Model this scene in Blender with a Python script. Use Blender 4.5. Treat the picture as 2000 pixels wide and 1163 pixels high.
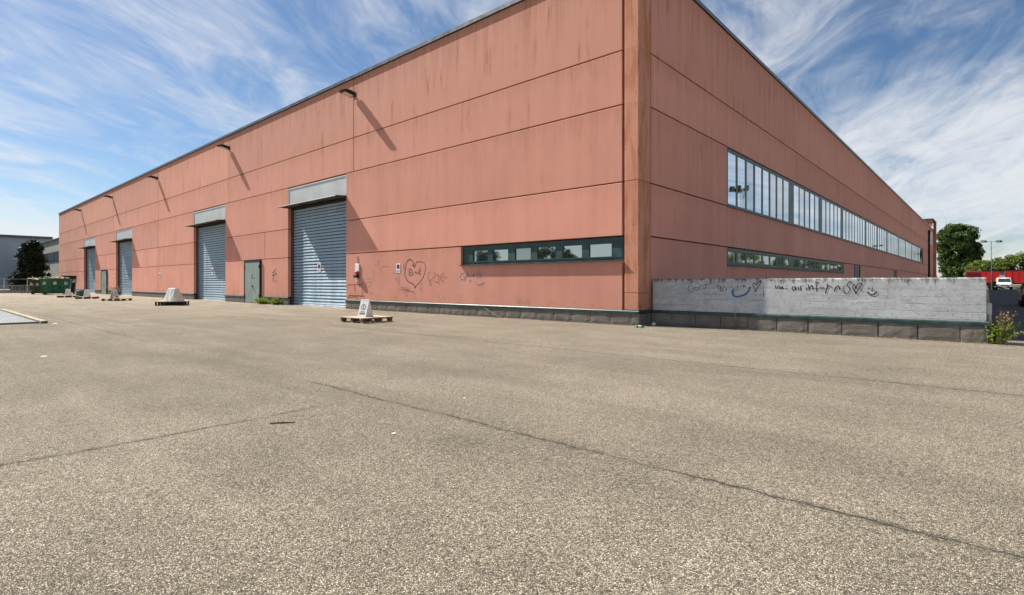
import bpy, bmesh, math, random
import numpy as np
from mathutils import Vector, Matrix, noise

# ------------------------------------------------------------------ camera, sky, sun, exposure
sc = bpy.context.scene
for o in list(bpy.data.objects):
    bpy.data.objects.remove(o)
col = sc.collection
# the origin is the foot of the warehouse corner; +X runs on past the corner along the street front, +Y runs back along the side
CAM = (7.844, -14.539, 1.30)
cd = bpy.data.cameras.new('camera')
cam = bpy.data.objects.new('camera', cd)
col.objects.link(cam)
cam.location = CAM
cam.rotation_euler = (math.radians(90), 0, math.radians(41.647))
cd.sensor_width = 36.0
cd.lens = 36.0 * 1045 / 2000
cd.shift_y = -29.0 / 2000
cd.clip_start = 0.05
cd.clip_end = 3000
sc.camera = cam

SUN_DIR = Vector((4.45, 1.0, -4.5)).normalized()          # the way the light travels
SUN_EL = math.asin(-SUN_DIR.z)
SUN_ROT = math.atan2(-SUN_DIR.x, -SUN_DIR.y)              # clockwise from +Y
world = bpy.data.worlds.new('World')
sc.world = world
world.use_nodes = True

def wire_world(nt):
    nt.nodes.clear()
    N = nt.nodes.new
    L = nt.links.new
    out = N('ShaderNodeOutputWorld'); bg = N('ShaderNodeBackground')
    bg.inputs['Strength'].default_value = 0.054
    L(bg.outputs[0], out.inputs[0])
    sky = N('ShaderNodeTexSky'); sky.sky_type = 'NISHITA'; sky.sun_disc = False
    sky.sun_elevation = SUN_EL; sky.sun_rotation = SUN_ROT
    sky.air_density = 1.0; sky.dust_density = 0.3; sky.ozone_density = 4.0
    tc = N('ShaderNodeTexCoord'); nrm = N('ShaderNodeVectorMath'); nrm.operation = 'NORMALIZE'
    L(tc.outputs['Generated'], nrm.inputs[0])
    sep = N('ShaderNodeSeparateXYZ'); L(nrm.outputs[0], sep.inputs[0])
    def M(op, a, b=None, c=None, clamp=False):
        n = N('ShaderNodeMath'); n.operation = op; n.use_clamp = clamp
        for i, v in enumerate((a, b, c)):
            if v is None: continue
            if isinstance(v, (int, float)): n.inputs[i].default_value = v
            else: L(v, n.inputs[i])
        return n.outputs[0]
    z = M('ADD', M('MAXIMUM', sep.outputs[2], 0.0), 0.20)
    px = M('DIVIDE', sep.outputs[0], z); py = M('DIVIDE', sep.outputs[1], z)
    # cirrus streets lie along one wind direction
    wx, wy = -0.492, 0.871
    along = M('ADD', M('MULTIPLY', px, wx), M('MULTIPLY', py, wy))
    across = M('ADD', M('MULTIPLY', px, wy), M('MULTIPLY', py, -wx))
    def vec(a, b, c=0.0):
        n = N('ShaderNodeCombineXYZ')
        for i, v in enumerate((a, b, c)):
            if isinstance(v, (int, float)): n.inputs[i].default_value = v
            else: L(v, n.inputs[i])
        return n.outputs[0]
    def noise_t(v, scale, detail, rough, dist=0.0):
        n = N('ShaderNodeTexNoise'); L(v, n.inputs['Vector'])
        n.inputs['Scale'].default_value = scale; n.inputs['Detail'].default_value = detail
        n.inputs['Roughness'].default_value = rough; n.inputs['Distortion'].default_value = dist
        return n.outputs['Fac']
    def ramp(v, lo, hi, a=0.0, b=1.0):
        n = N('ShaderNodeMapRange'); n.interpolation_type = 'SMOOTHSTEP'
        L(v, n.inputs['Value'])
        n.inputs['From Min'].default_value = lo; n.inputs['From Max'].default_value = hi
        n.inputs['To Min'].default_value = a; n.inputs['To Max'].default_value = b
        return n.outputs['Result']
    big = noise_t(vec(M('MULTIPLY', along, 0.75), M('MULTIPLY', across, 0.95), CLOUD_SEED), 1.0, 4.0, 0.55, 0.7)
    fine = noise_t(vec(M('MULTIPLY', along, 2.2), M('MULTIPLY', across, 4.6), 7.7), 1.0, 9.0, 0.64, 1.1)
    fibre = noise_t(vec(M('MULTIPLY', along, 5.0), M('MULTIPLY', across, 14.0), 1.3), 1.0, 7.0, 0.62, 0.8)
    dens = M('ADD', M('ADD', M('MULTIPLY', big, 0.8), M('MULTIPLY', fine, 0.72)), M('MULTIPLY', fibre, 0.12))
    low = ramp(sep.outputs[2], 0.0, 0.42, 0.15, 0.0)           # thicker veil low down
    cov = ramp(M('ADD', dens, low), CLOUD_LO, CLOUD_HI)
    mix = N('ShaderNodeMix'); mix.data_type = 'RGBA'
    L(M('MULTIPLY', cov, 0.88), mix.inputs['Factor'])
    hsv = N('ShaderNodeHueSaturation'); hsv.inputs['Saturation'].default_value = 1.08
    L(sky.outputs[0], hsv.inputs['Color']); L(hsv.outputs[0], mix.inputs['A'])
    mix.inputs['B'].default_value = (8.2, 8.35, 8.6, 1)
    L(mix.outputs['Result'], bg.inputs['Color'])
CLOUD_SEED, CLOUD_LO, CLOUD_HI = 13.7, 0.665, 1.17
wire_world(world.node_tree)

sl = bpy.data.lights.new('sun', 'SUN')
sun = bpy.data.objects.new('sun', sl)
col.objects.link(sun)
sl.energy = 5.0
sl.angle = math.radians(0.5)
sl.color = (1.0, 0.93, 0.82)
sun.rotation_euler = SUN_DIR.to_track_quat('-Z', 'Y').to_euler()
sun.location = (-40, -30, 60)

sc.view_settings.view_transform = 'Standard'
sc.view_settings.look = 'None'
sc.view_settings.gamma = 1.0
sc.view_settings.use_curve_mapping = False
sc.view_settings.exposure = 0.93
sc.render.engine = 'CYCLES'
sc.render.resolution_x = 1024
sc.render.resolution_y = 595

# ------------------------------------------------------------------ helpers
random.seed(11)
WLOC = {}

class MB:
    """collects shapes; build() links them as one mesh object"""
    def __init__(s): s.v = []; s.f = []; s.smooth = False
    def add(s, vs, fs):
        b = len(s.v); s.v += [tuple(p) for p in vs]; s.f += [tuple(i + b for i in f) for f in fs]; return s
    def box(s, x0, x1, y0, y1, z0, z1):
        return s.add([(x0,y0,z0),(x1,y0,z0),(x1,y1,z0),(x0,y1,z0),(x0,y0,z1),(x1,y0,z1),(x1,y1,z1),(x0,y1,z1)],
                     [(3,2,1,0),(4,5,6,7),(0,1,5,4),(1,2,6,5),(2,3,7,6),(3,0,4,7)])
    def cbox(s, x0, x1, y0, y1, z0, z1, c=0.01):
        bm = bmesh.new(); bmesh.ops.create_cube(bm, size=1)
        for v in bm.verts:
            v.co = Vector(((x0+x1)/2 + v.co.x*(x1-x0), (y0+y1)/2 + v.co.y*(y1-y0), (z0+z1)/2 + v.co.z*(z1-z0)))
        bmesh.ops.bevel(bm, geom=bm.edges[:], offset=c, segments=1, affect='EDGES')
        return s.bm(bm)
    def bm(s, bm):
        bm.verts.index_update()
        s.add([v.co[:] for v in bm.verts], [[v.index for v in f.verts] for f in bm.faces]); bm.free(); return s
    def prism(s, poly, fn0, fn1):
        """polygon (2D, counter-clockwise seen from fn0's side) between two placings fn(a,b)->xyz"""
        n = len(poly)
        vs = [fn0(*p) for p in poly] + [fn1(*p) for p in poly]
        fs = [tuple(range(n)), tuple(range(2*n-1, n-1, -1))] + [(i, i+n, (i+1) % n + n, (i+1) % n) for i in range(n)]
        return s.add(vs, fs)
    def tube(s, pts, r, n=8, caps=True):
        pts = [Vector(p) for p in pts]; b = len(s.v); rs = r if isinstance(r, (list, tuple)) else [r]*len(pts)
        for i, p in enumerate(pts):
            d = (pts[min(i+1, len(pts)-1)] - pts[max(i-1, 0)]).normalized()
            u = d.cross(Vector((0,0,1)) if abs(d.z) < .9 else Vector((1,0,0))).normalized(); w = u.cross(d)
            for k in range(n):
                a = 2*math.pi*k/n; s.v.append(tuple(p + (u*math.cos(a) + w*math.sin(a))*rs[i]))
        for i in range(len(pts)-1):
            for k in range(n):
                a = b+i*n+k; c = b+i*n+(k+1) % n; s.f.append((a, c, c+n, a+n))
        if caps:
            s.f.append(tuple(b+k for k in range(n))[::-1]); e = b+(len(pts)-1)*n; s.f.append(tuple(e+k for k in range(n)))
        return s
    def ribbon(s, pts, w, fn):
        """flat painted stroke through 2D points, fn(a,b)->xyz; rounded joints, uneven edge"""
        P = smooth_line(pts); L = len(P); vs = []
        for i in range(L):
            a = P[max(i-1,0)]; b = P[min(i+1,L-1)]; dx, dy = b[0]-a[0], b[1]-a[1]; d = math.hypot(dx,dy) or 1
            h = w/2 * (0.85 + .3*random.random()) * (0.6 if i in (0, L-1) else 1)
            nx, ny = -dy/d*h, dx/d*h
            vs += [fn(P[i][0]+nx, P[i][1]+ny), fn(P[i][0]-nx, P[i][1]-ny)]
        return s.add(vs, [(2*i, 2*i+1, 2*i+3, 2*i+2) for i in range(L-1)])
    def mesh(s, name):
        me = bpy.data.meshes.new(name); me.from_pydata(s.v, [], s.f)
        bm = bmesh.new(); bm.from_mesh(me); bmesh.ops.recalc_face_normals(bm, faces=bm.faces[:]); bm.to_mesh(me); bm.free()
        if s.smooth: me.polygons.foreach_set('use_smooth', [True]*len(me.polygons))
        me.update(); return me
    def build(s, name, m, parent=None, local=False, label=None):
        if parent is not None and not local:
            ox, oy, oz = WLOC.get(parent.name, (0,0,0)); s.v = [(x-ox, y-oy, z-oz) for x, y, z in s.v]
        return link(name, s.mesh(name), m, parent, label)

def link(name, me, m, parent=None, label=None, loc=None):
    o = bpy.data.objects.new(name, me); col.objects.link(o)
    if m is not None and not me.materials: me.materials.append(m)
    if parent is not None:
        o.parent = parent; WLOC[o.name] = WLOC.get(parent.name, (0,0,0))
    if loc: o.location = loc
    if label: o['label'] = label
    return o

def smooth_line(pts, k=4):
    if len(pts) < 3: 
        (a, b), (c, d) = pts; return [(a+(c-a)*t/3, b+(d-b)*t/3) for t in range(4)]
    out = []
    P = [pts[0]] + list(pts) + [pts[-1]]
    for i in range(1, len(P)-2):
        p0, p1, p2, p3 = P[i-1:i+3]
        for j in range(k):
            t = j/k
            out.append(tuple(.5*(2*p1[q] + (p2[q]-p0[q])*t + (2*p0[q]-5*p1[q]+4*p2[q]-p3[q])*t*t + (3*p1[q]-p0[q]-3*p2[q]+p3[q])*t**3) for q in (0,1)))
    return out + [pts[-1]]

def tag(o, label=None, cat=None, group=None, kind=None):
    for k, v in (('label', label), ('category', cat), ('group', group), ('kind', kind)):
        if v: o[k] = v
    return o

def thing(name, label, cat, loc=(0,0,0), rz=0, group=None):
    o = bpy.data.objects.new(name, None); col.objects.link(o); o.empty_display_size = .3
    o.location = loc; o.rotation_euler = (0, 0, rz); WLOC[o.name] = tuple(loc)
    return tag(o, label, cat, group)

def dup(root, loc, rz, label):
    r = root.copy(); col.objects.link(r); r.location = loc; r.rotation_euler = (0,0,rz); r['label'] = label
    for ch in list(root.children):
        c = ch.copy(); col.objects.link(c); c.parent = r
        for g in list(ch.children):
            d = g.copy(); col.objects.link(d); d.parent = c
    return r

# ------------------------------------------------------------------ materials
class NT:
    def __init__(s, name):
        s.m = bpy.data.materials.new(name); s.m.use_nodes = True; s.t = s.m.node_tree
        s.b = s.t.nodes['Principled BSDF']; s.pos = None
    def n(s, t, **kw):
        x = s.t.nodes.new(t)
        for k, v in kw.items(): setattr(x, k, v)
        return x
    def put(s, sock, v):
        if hasattr(v, 'is_output') or isinstance(v, bpy.types.NodeSocket): s.t.links.new(v, sock)
        else: sock.default_value = v
    def P(s):
        if s.pos is None: s.pos = s.n('ShaderNodeNewGeometry').outputs['Position']
        return s.pos
    def obj(s): return s.n('ShaderNodeTexCoord').outputs['Object']
    def mul(s, v, xyz):
        x = s.n('ShaderNodeVectorMath', operation='MULTIPLY'); s.put(x.inputs[0], v); x.inputs[1].default_value = xyz; return x.outputs[0]
    def noise(s, v, scale, detail=4, rough=.55, dist=0, out='Fac'):
        x = s.n('ShaderNodeTexNoise'); s.put(x.inputs['Vector'], v)
        for k, q in (('Scale', scale), ('Detail', detail), ('Roughness', rough), ('Distortion', dist)): x.inputs[k].default_value = q
        return x.outputs[out]
    def vor(s, v, scale, feature='F1', out='Distance', rnd=1.0):
        x = s.n('ShaderNodeTexVoronoi', feature=feature); s.put(x.inputs['Vector'], v); x.inputs['Scale'].default_value = scale
        x.inputs['Randomness'].default_value = rnd; return x.outputs[out]
    def ramp(s, v, lo, hi, a=0., b=1., smooth=True):
        x = s.n('ShaderNodeMapRange'); x.interpolation_type = 'SMOOTHSTEP' if smooth else 'LINEAR'
        s.put(x.inputs['Value'], v)
        for k, q in (('From Min', lo), ('From Max', hi), ('To Min', a), ('To Max', b)): x.inputs[k].default_value = q
        return x.outputs['Result']
    def math(s, op, a, b=0., c=None, clamp=False):
        x = s.n('ShaderNodeMath', operation=op, use_clamp=clamp)
        s.put(x.inputs[0], a); s.put(x.inputs[1], b)
        if c is not None: s.put(x.inputs[2], c)
        return x.outputs[0]
    def mix(s, f, a, b, mode='MIX'):
        x = s.n('ShaderNodeMix', data_type='RGBA', blend_type=mode)
        s.put(x.inputs['Factor'], f)
        for k, q in (('A', a), ('B', b)): s.put(x.inputs[k], (*q, 1) if isinstance(q, tuple) and len(q) == 3 else q)
        return x.outputs['Result']
    def sep(s, v):
        x = s.n('ShaderNodeSeparateXYZ'); s.put(x.inputs[0], v); return x.outputs
    def comb(s, a, b, c=0.):
        x = s.n('ShaderNodeCombineXYZ')
        for i, q in enumerate((a, b, c)): s.put(x.inputs[i], q)
        return x.outputs[0]
    def rnd(s): return s.n('ShaderNodeObjectInfo').outputs['Random']
    def bump(s, h, strength=.3, dist=.02):
        x = s.n('ShaderNodeBump'); x.inputs['Strength'].default_value = strength; x.inputs['Distance'].default_value = dist
        s.put(x.inputs['Height'], h); s.t.links.new(x.outputs[0], s.b.inputs['Normal'])
    def set(s, color=None, rough=None, metal=None, spec=None):
        for k, v in (('Base Color', color), ('Roughness', rough), ('Metallic', metal), ('Specular IOR Level', spec)):
            if v is not None: s.put(s.b.inputs[k], (*v, 1) if isinstance(v, tuple) and len(v) == 3 else v)
        return s.m

def plain(name, c, rough=.6, metal=0., var=.12, scale=6., spec=.4, bump=0.):
    """painted / moulded surface with light mottling and wear"""
    k = NT(name); n = k.noise(k.obj(), scale, 5, .6)
    dark = tuple(x*(1-var*1.6) for x in c); lite = tuple(min(1, x*(1+var)) for x in c)
    k.set(k.mix(k.ramp(n, .3, .7), dark, lite), k.ramp(n, .2, .8, rough-.08, min(1, rough+.08)), metal, spec)
    if bump: k.bump(k.noise(k.obj(), scale*6, 3), bump, .01)
    return k.m

def facade_mat(name, stain, base_a, base_b, drip=1.0, patch=0.0):
    k = NT(name); x, y, z = k.sep(k.P()); h = k.math('ADD', x, k.math('MULTIPLY', y, 1.37))
    big = k.noise(k.comb(h, 0., z), .35, 5, .6)
    c = k.mix(k.ramp(big, .3, .7), base_a, base_b)
    wash = k.noise(k.comb(k.math('MULTIPLY', h, 1.7), 0., k.math('MULTIPLY', z, .12)), 1.0, 5, .55)
    c = k.mix(k.ramp(wash, .45, .75, 0, .22), c, tuple(v*.66 for v in base_a))
    c = k.mix(k.ramp(wash, .48, .30, 0, .15), c, tuple(min(1, v*1.22) for v in base_b))
    weather = k.math('MULTIPLY', k.ramp(z, 3.0, 11.4, 0, .55), k.ramp(big, .2, .8, .6, 1.0))
    c = k.mix(weather, c, (base_a[0]*.82, base_a[1]*.93, base_a[2]*.90))
    # run-off drips, each with a shape of its own
    d1 = k.noise(k.comb(k.math('MULTIPLY', h, 3.1), 2.2, k.math('MULTIPLY', z, .42)), 1.0, 5, .62, .25)
    d2 = k.noise(k.comb(k.math('MULTIPLY', h, .55), 5.0, k.math('MULTIPLY', z, .55)), 1.0, 3, .5)
    lines = k.noise(k.comb(k.math('MULTIPLY', h, 22.), 1.0, k.math('MULTIPLY', z, .8)), 1.0, 4, .6)
    dd = k.math('MULTIPLY', k.ramp(d1, .50, .72), k.ramp(d2, .42, .62))
    dd = k.math('MULTIPLY', dd, k.ramp(lines, .35, .62, .25, 1.0))
    dd = k.math('MULTIPLY', dd, k.ramp(z, 3.0, 9.2, .14, .95))
    c = k.mix(k.math('MULTIPLY', dd, drip), c, stain)
    # run-off that starts at the coping and, fainter, at the panel joints
    rl = k.noise(k.comb(k.math('MULTIPLY', h, 1.9), 6., 0.), 1.0, 6, .68)
    rf = k.noise(k.comb(k.math('MULTIPLY', h, 11.), 2., k.math('MULTIPLY', z, .25)), 1.0, 5, .65)
    run = None
    for top_, gain, mx_ in ((11.4, .62, 3.0), (8.45, .34, 1.3), (6.78, .30, 1.5), (4.40, .26, .9), (2.74, .22, .9)):
        ln_ = k.ramp(rl, .34, .70, .12, mx_); dz = k.math('SUBTRACT', top_, z)
        t_ = k.math('SUBTRACT', 1.0, k.math('DIVIDE', dz, ln_), clamp=True)
        t_ = k.math('MULTIPLY', k.math('MULTIPLY', t_, k.math('GREATER_THAN', dz, 0.)), gain)
        run = t_ if run is None else k.math('MAXIMUM', run, t_)
    c = k.mix(k.math('MULTIPLY', run, k.ramp(rf, .34, .64, .25, 1.0)), c, (stain[0]*.95, stain[1]*1.15, stain[2]*1.3))
    if patch:
        pn = k.noise(k.comb(k.math('MULTIPLY', h, 2.6), 8.0, k.math('MULTIPLY', z, .55)), 1.0, 6, .65, .3)
        c = k.mix(k.math('MULTIPLY', k.ramp(pn, .46, .62), patch), c, (.40, .135, .05))
        pd_ = k.noise(k.comb(h, 4., z), 6., 6, .7); c = k.mix(k.math('MULTIPLY', k.ramp(pd_, .56, .68), patch*.6), c, (.17, .09, .06))
    # splash marks and scuffs low down
    sp = k.noise(k.comb(k.math('MULTIPLY', h, 1.6), 3.0, k.math('MULTIPLY', z, 2.2)), 1.0, 6, .7)
    spm = k.math('MULTIPLY', k.ramp(sp, .52, .68), k.ramp(z, .46, 1.0, .65, 0))
    c = k.mix(spm, c, (.14, .085, .06))
    grain = k.noise(k.P(), 38, 4, .7)
    c = k.mix(k.ramp(grain, .35, .75, 0, .16), c, tuple(v*.6 for v in base_a))
    r = k.n('ShaderNodeHueSaturation'); k.put(r.inputs['Value'], k.ramp(k.rnd(), 0, 1, .91, 1.06, False)); k.put(r.inputs['Color'], c)
    k.set(r.outputs[0], k.ramp(big, .3, .7, .78, .9), 0., .25)
    k.bump(k.math('ADD', k.noise(k.P(), 60, 5, .7), k.noise(k.P(), 1.3, 2)), .22, .012)
    return k.m

def concrete_mat(name, a, b, boards=0.0, dirt=(.09, .085, .08), top=None):
    k = NT(name); x, y, z = k.sep(k.P()); h = k.math('ADD', x, k.math('MULTIPLY', y, 1.3))
    big = k.noise(k.P(), 1.1, 6, .65); c = k.mix(k.ramp(big, .3, .7), a, b)
    fine = k.noise(k.P(), 17, 6, .72); c = k.mix(k.ramp(fine, .48, .72, 0, .6), c, dirt); blot = k.noise(k.P(), 3.1, 6, .7); c = k.mix(k.ramp(blot, .5, .7, 0, .38), c, tuple(v*.5 for v in a))
    hs = k.noise(k.comb(k.math('MULTIPLY', h, .9), 0., k.math('MULTIPLY', z, 9.)), 1.0, 6, .7)
    c = k.mix(k.ramp(hs, .50, .68, 0, .55), c, tuple(v*.55 for v in a))
    hgt = k.math('ADD', k.math('MULTIPLY', fine, .6), k.noise(k.P(), 70, 4, .7))
    if boards:
        zz = k.math('ADD', k.math('DIVIDE', z, boards), k.math('MULTIPLY', k.noise(k.comb(h, 0., 0.), .6, 3), .12))
        fr = k.math('ABSOLUTE', k.math('SUBTRACT', k.math('FRACT', zz), .5))
        ln = k.math('MULTIPLY', k.ramp(fr, .45, .5), k.ramp(k.noise(k.comb(k.math('MULTIPLY', h, 1.5), 0., z), 1.0, 4, .6), .38, .62))
        c = k.mix(k.math('MULTIPLY', ln, .75), c, (.10, .10, .105))
        tone = k.noise(k.comb(k.math('MULTIPLY', h, .12), 0., k.math('FLOOR', zz)), 3.7, 2)
        c = k.mix(k.ramp(tone, .35, .65, 0, .35), c, tuple(v*.7 for v in a))
        hgt = k.math('SUBTRACT', hgt, k.math('MULTIPLY', ln, .8))
    if top:
        runs = k.noise(k.comb(k.math('MULTIPLY', h, 9.), 0., k.math('MULTIPLY', z, 1.1)), 1.0, 6, .7)
        lim = k.ramp(runs, .28, .72, -.05, .24)
        m = k.ramp(k.math('SUBTRACT', k.math('ADD', z, lim), top), .0, .14)
        c = k.mix(k.math('MULTIPLY', m, k.ramp(fine, .25, .6, .35, .9)), c, (.075, .072, .068))
        st = k.math('MULTIPLY', k.ramp(runs, .60, .70), k.ramp(k.noise(k.comb(h, 0., 0.), 1.3, 2), .48, .6))
        c = k.mix(k.math('MULTIPLY', st, .7), c, (.075, .07, .065))
        och = k.noise(k.P(), 2.7, 4, .6); c = k.mix(k.ramp(och, .66, .76, 0, .5), c, (.27, .20, .12))
    k.set(c, .92, 0., .2); k.bump(hgt, .55, .012)
    return k.m

def asphalt_mat():
    k = NT('worn_asphalt'); p = k.P(); x, y, z = k.sep(p)
    cell = k.vor(p, 128, 'F1', 'Color'); cr, cg, cb = k.sep(cell)
    dist = k.vor(p, 128, 'DISTANCE_TO_EDGE', 'Distance')
    tone = k.n('ShaderNodeValToRGB'); k.put(tone.inputs[0], cr)
    e = tone.color_ramp.elements; e[0].position = 0; e[0].color = (.10, .088, .072, 1); e[1].position = 1; e[1].color = (.72, .65, .545, 1)
    for q, cc in ((.30, (.275, .236, .182)), (.55, (.395, .348, .28)), (.80, (.52, .463, .375)), (.93, (.575, .51, .415))):
        t = e.new(q); t.color = (*cc, 1)
    c = tone.outputs[0]
    mort = k.noise(p, 120, 3, .6)
    c = k.mix(k.ramp(dist, .13, .02, 0, .9), c, k.mix(mort, (.028, .024, .02), (.105, .09, .072)))
    # the binder shows through where the surface has lost stones
    lost = k.math('ADD', k.noise(p, 24, 5, .7), k.ramp(k.noise(p, .9, 5, .65), .35, .7, -.05, .06)); c = k.mix(k.ramp(lost, .58, .72, 0, .65), c, (.062, .055, .046))
    dust = k.noise(p, 9, 6, .7); c = k.mix(k.ramp(dust, .5, .75, 0, .35), c, (.34, .30, .24))
    big = k.noise(p, .13, 6, .6, .4); mid = k.noise(p, .7, 5, .6, .3)
    drag = k.noise(k.comb(k.math('MULTIPLY', x, .22), k.math('MULTIPLY', y, 1.3)), 1.0, 5, .6, .3)
    f = k.math('ADD', k.math('ADD', k.ramp(big, .3, .7, -.14, .12), k.ramp(mid, .3, .7, -.11, .09)), k.ramp(drag, .3, .7, -.15, .11))
    spots = k.math('MULTIPLY', k.ramp(k.noise(p, 1.15, 5, .65), .60, .74), -.20)
    # lanes laid at different times
    lane = k.math('ADD', k.ramp(y, -6.07, -6.03, 0, .05), k.ramp(y, -11.07, -11.03, -.035, 0))
    f = k.math('ADD', k.math('ADD', f, spots), lane)
    hs = k.n('ShaderNodeHueSaturation'); k.put(hs.inputs['Value'], k.math('ADD', f, 1.30)); k.put(hs.inputs['Color'], k.mix(1.0, c, (1.0, .978, .93), 'MULTIPLY')); c = hs.outputs[0]
    # construction joints, opened and ravelled
    w1 = k.math('MULTIPLY', k.math('SUBTRACT', k.noise(k.comb(x, y), .9, 6, .65), .5), .16)
    w2 = k.math('MULTIPLY', k.math('SUBTRACT', k.noise(k.comb(x, y, 4.), 5., 5, .7), .5), .09)
    wob = k.math('ADD', w1, w2)
    rag = k.noise(k.comb(x, y, 9.), 14, 5, .75)
    def joint(coord, at, half, vis):
        d = k.math('ABSOLUTE', k.math('ADD', k.math('SUBTRACT', coord, at), wob))
        core = k.ramp(d, half, half*.25)
        halo = k.math('MULTIPLY', k.ramp(d, half*6, 0), k.ramp(rag, .42, .62, 0, .8))
        return k.math('MULTIPLY', k.math('MAXIMUM', core, halo), vis)
    on = k.ramp(k.noise(k.comb(x, 1.), 1.3, 6, .7), .34, .58, .55, 1.0)
    jA = joint(y, -11.05, .013, k.math('MULTIPLY', on, k.math('MAXIMUM', k.ramp(x, .9, 1.6), k.ramp(x, -5., -7., 0, .75))))
    jB = joint(x, 2.62, .011, k.math('MULTIPLY', k.ramp(y, -11.5, -11.9), k.ramp(k.noise(k.comb(y, 1.), .8, 4, .6), .36, .52, .3, .95)))
    jC = joint(y, -6.05, .017, k.math('MULTIPLY', k.ramp(on, .3, 1.0, .3, .8), k.ramp(x, -12., -6.)))
    j = k.math('MAXIMUM', k.math('MAXIMUM', jA, jB), jC)
    c = k.mix(k.math('MULTIPLY', j, .9), c, (.030, .032, .028))
    k.set(c, .93, 0., .25)
    hgt = k.math('SUBTRACT', k.math('ADD', k.ramp(dist, 0, .22), k.math('MULTIPLY', cg, .7)), k.math('MULTIPLY', j, 2.0))
    hgt = k.math('SUBTRACT', hgt, k.ramp(lost, .55, .7, 0, .9))
    k.bump(hgt, .9, .008)
    return k.m

def leaf_mat(name, a, b, c3, trans=.25):
    k = NT(name); n = k.noise(k.P(), .55, 3, .6); n2 = k.noise(k.P(), 3.5, 3, .7)
    c = k.mix(k.ramp(n, .35, .65), a, b); c = k.mix(k.ramp(n2, .55, .75, 0, .7), c, c3)
    k.set(c, .6, 0., .3)
    tr = k.n('ShaderNodeBsdfTranslucent'); k.put(tr.inputs['Color'], c)
    mx = k.n('ShaderNodeMixShader'); mx.inputs[0].default_value = trans
    out = k.t.nodes['Material Output']
    k.t.links.new(k.b.outputs[0], mx.inputs[1]); k.t.links.new(tr.outputs[0], mx.inputs[2]); k.t.links.new(mx.outputs[0], out.inputs[0])
    return k.m

def wood_mat(name, a, b):
    k = NT(name); p = k.obj(); g = k.noise(k.mul(p, (2, 22, 22)), 1.0, 6, .6); r = k.rnd()
    c = k.mix(k.ramp(g, .3, .7), a, b); c = k.mix(k.ramp(r, 0, 1, 0, .45, False), c, tuple(v*.55 for v in a))
    k.set(c, .85, 0., .2); k.bump(g, .3, .004); return k.m

def shutter_mat():
    k = NT('galvanised_shutter'); x, y, z = k.sep(k.P())
    n = k.noise(k.comb(k.math('MULTIPLY', x, 2.2), y, k.math('MULTIPLY', z, .22)), 1.0, 5, .6); r = k.rnd()
    c = k.mix(k.ramp(n, .3, .7), (.235, .345, .435), (.335, .445, .535))
    c = k.mix(k.ramp(r, 0, 1, 0, .25, False), c, (.20, .28, .35))
    dirt = k.noise(k.comb(k.math('MULTIPLY', x, 1.4), 0., k.math('MULTIPLY', z, 2.)), 1.0, 6, .7)
    c = k.mix(k.math('MULTIPLY', k.ramp(dirt, .5, .7), k.ramp(z, .1, 1.1, .6, .05)), c, (.16, .15, .14))
    k.set(c, k.ramp(n, .3, .7, .34, .5), .35, .5); return k.m

def glass_mat(name, tint, rough=.015, amount=1.0):
    k = NT(name); n = k.noise(k.P(), .9, 2)
    mirror = k.n('ShaderNodeBsdfGlossy'); mirror.inputs['Color'].default_value = (*tint, 1); mirror.inputs['Roughness'].default_value = rough
    k.set((.02, .027, .03), .12, 0., .5)
    bmp = k.n('ShaderNodeBump'); bmp.inputs['Strength'].default_value = .05; bmp.inputs['Distance'].default_value = .02
    k.put(bmp.inputs['Height'], n); k.t.links.new(bmp.outputs[0], mirror.inputs['Normal'])
    lw = k.n('ShaderNodeFresnel'); lw.inputs['IOR'].default_value = 2.4
    f = k.math('MULTIPLY', k.ramp(lw.outputs[0], 0, .8, .55, 1.0, False), amount)
    mx = k.n('ShaderNodeMixShader'); k.put(mx.inputs[0], f)
    k.t.links.new(k.b.outputs[0], mx.inputs[1]); k.t.links.new(mirror.outputs[0], mx.inputs[2])
    k.t.links.new(mx.outputs[0], k.t.nodes['Material Output'].inputs[0]); return k.m

def door_mat():
    k = NT('chalky_green_door_paint'); x, y, z = k.sep(k.P())
    n = k.noise(k.comb(k.math('MULTIPLY', x, 6.), 0., k.math('MULTIPLY', z, .8)), 1.0, 6, .65)
    c = k.mix(k.ramp(n, .3, .7), (.17, .235, .205), (.30, .36, .325))
    s = k.noise(k.comb(k.math('MULTIPLY', x, 9.), 3., k.math('MULTIPLY', z, 1.5)), 1.0, 4, .6)
    c = k.mix(k.ramp(s, .62, .72, 0, .7), c, (.10, .14, .06))
    k.set(c, .6, 0., .3); return k.m

FAC = facade_mat('pink_precast_panel', (.31, .10, .045), (.605, .272, .203), (.67, .314, .240))
COLM = facade_mat('stained_precast_column', (.30, .105, .04), (.53, .225, .145), (.62, .305, .215), 1.0, .75)
REVEAL = facade_mat('door_reveal_paint', (.25, .085, .04), (.50, .215, .15), (.54, .245, .175), .5)
CORE = plain('dark_joint_filler', (.045, .028, .024), .9, 0, .2, 3)
ASPHALT = asphalt_mat()
BLOCK = concrete_mat('split_face_block', (.15, .135, .118), (.225, .205, .18))
WALLC = concrete_mat('board_marked_concrete', (.44, .46, .475), (.57, .59, .605), .165, (.14, .135, .13), 1.40)
FLASH = plain('dark_green_flashing', (.030, .062, .060), .42, .2, .25, 4)
FRAME = plain('dark_green_window_frame', (.028, .066, .062), .45, .1, .2, 3)
FASCIA = plain('grey_roof_flashing', (.10, .11, .12), .4, .5, .2, 2)
PANELG = plain('pale_overdoor_panel', (.50, .525, .53), .55, .05, .07, .8)
CANOPY = plain('dirty_canopy_steel', (.085, .075, .05), .6, .2, .35, 3)
SHUT = shutter_mat()
GLASS = glass_mat('mirror_window_glass', (.80, .84, .88))
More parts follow.
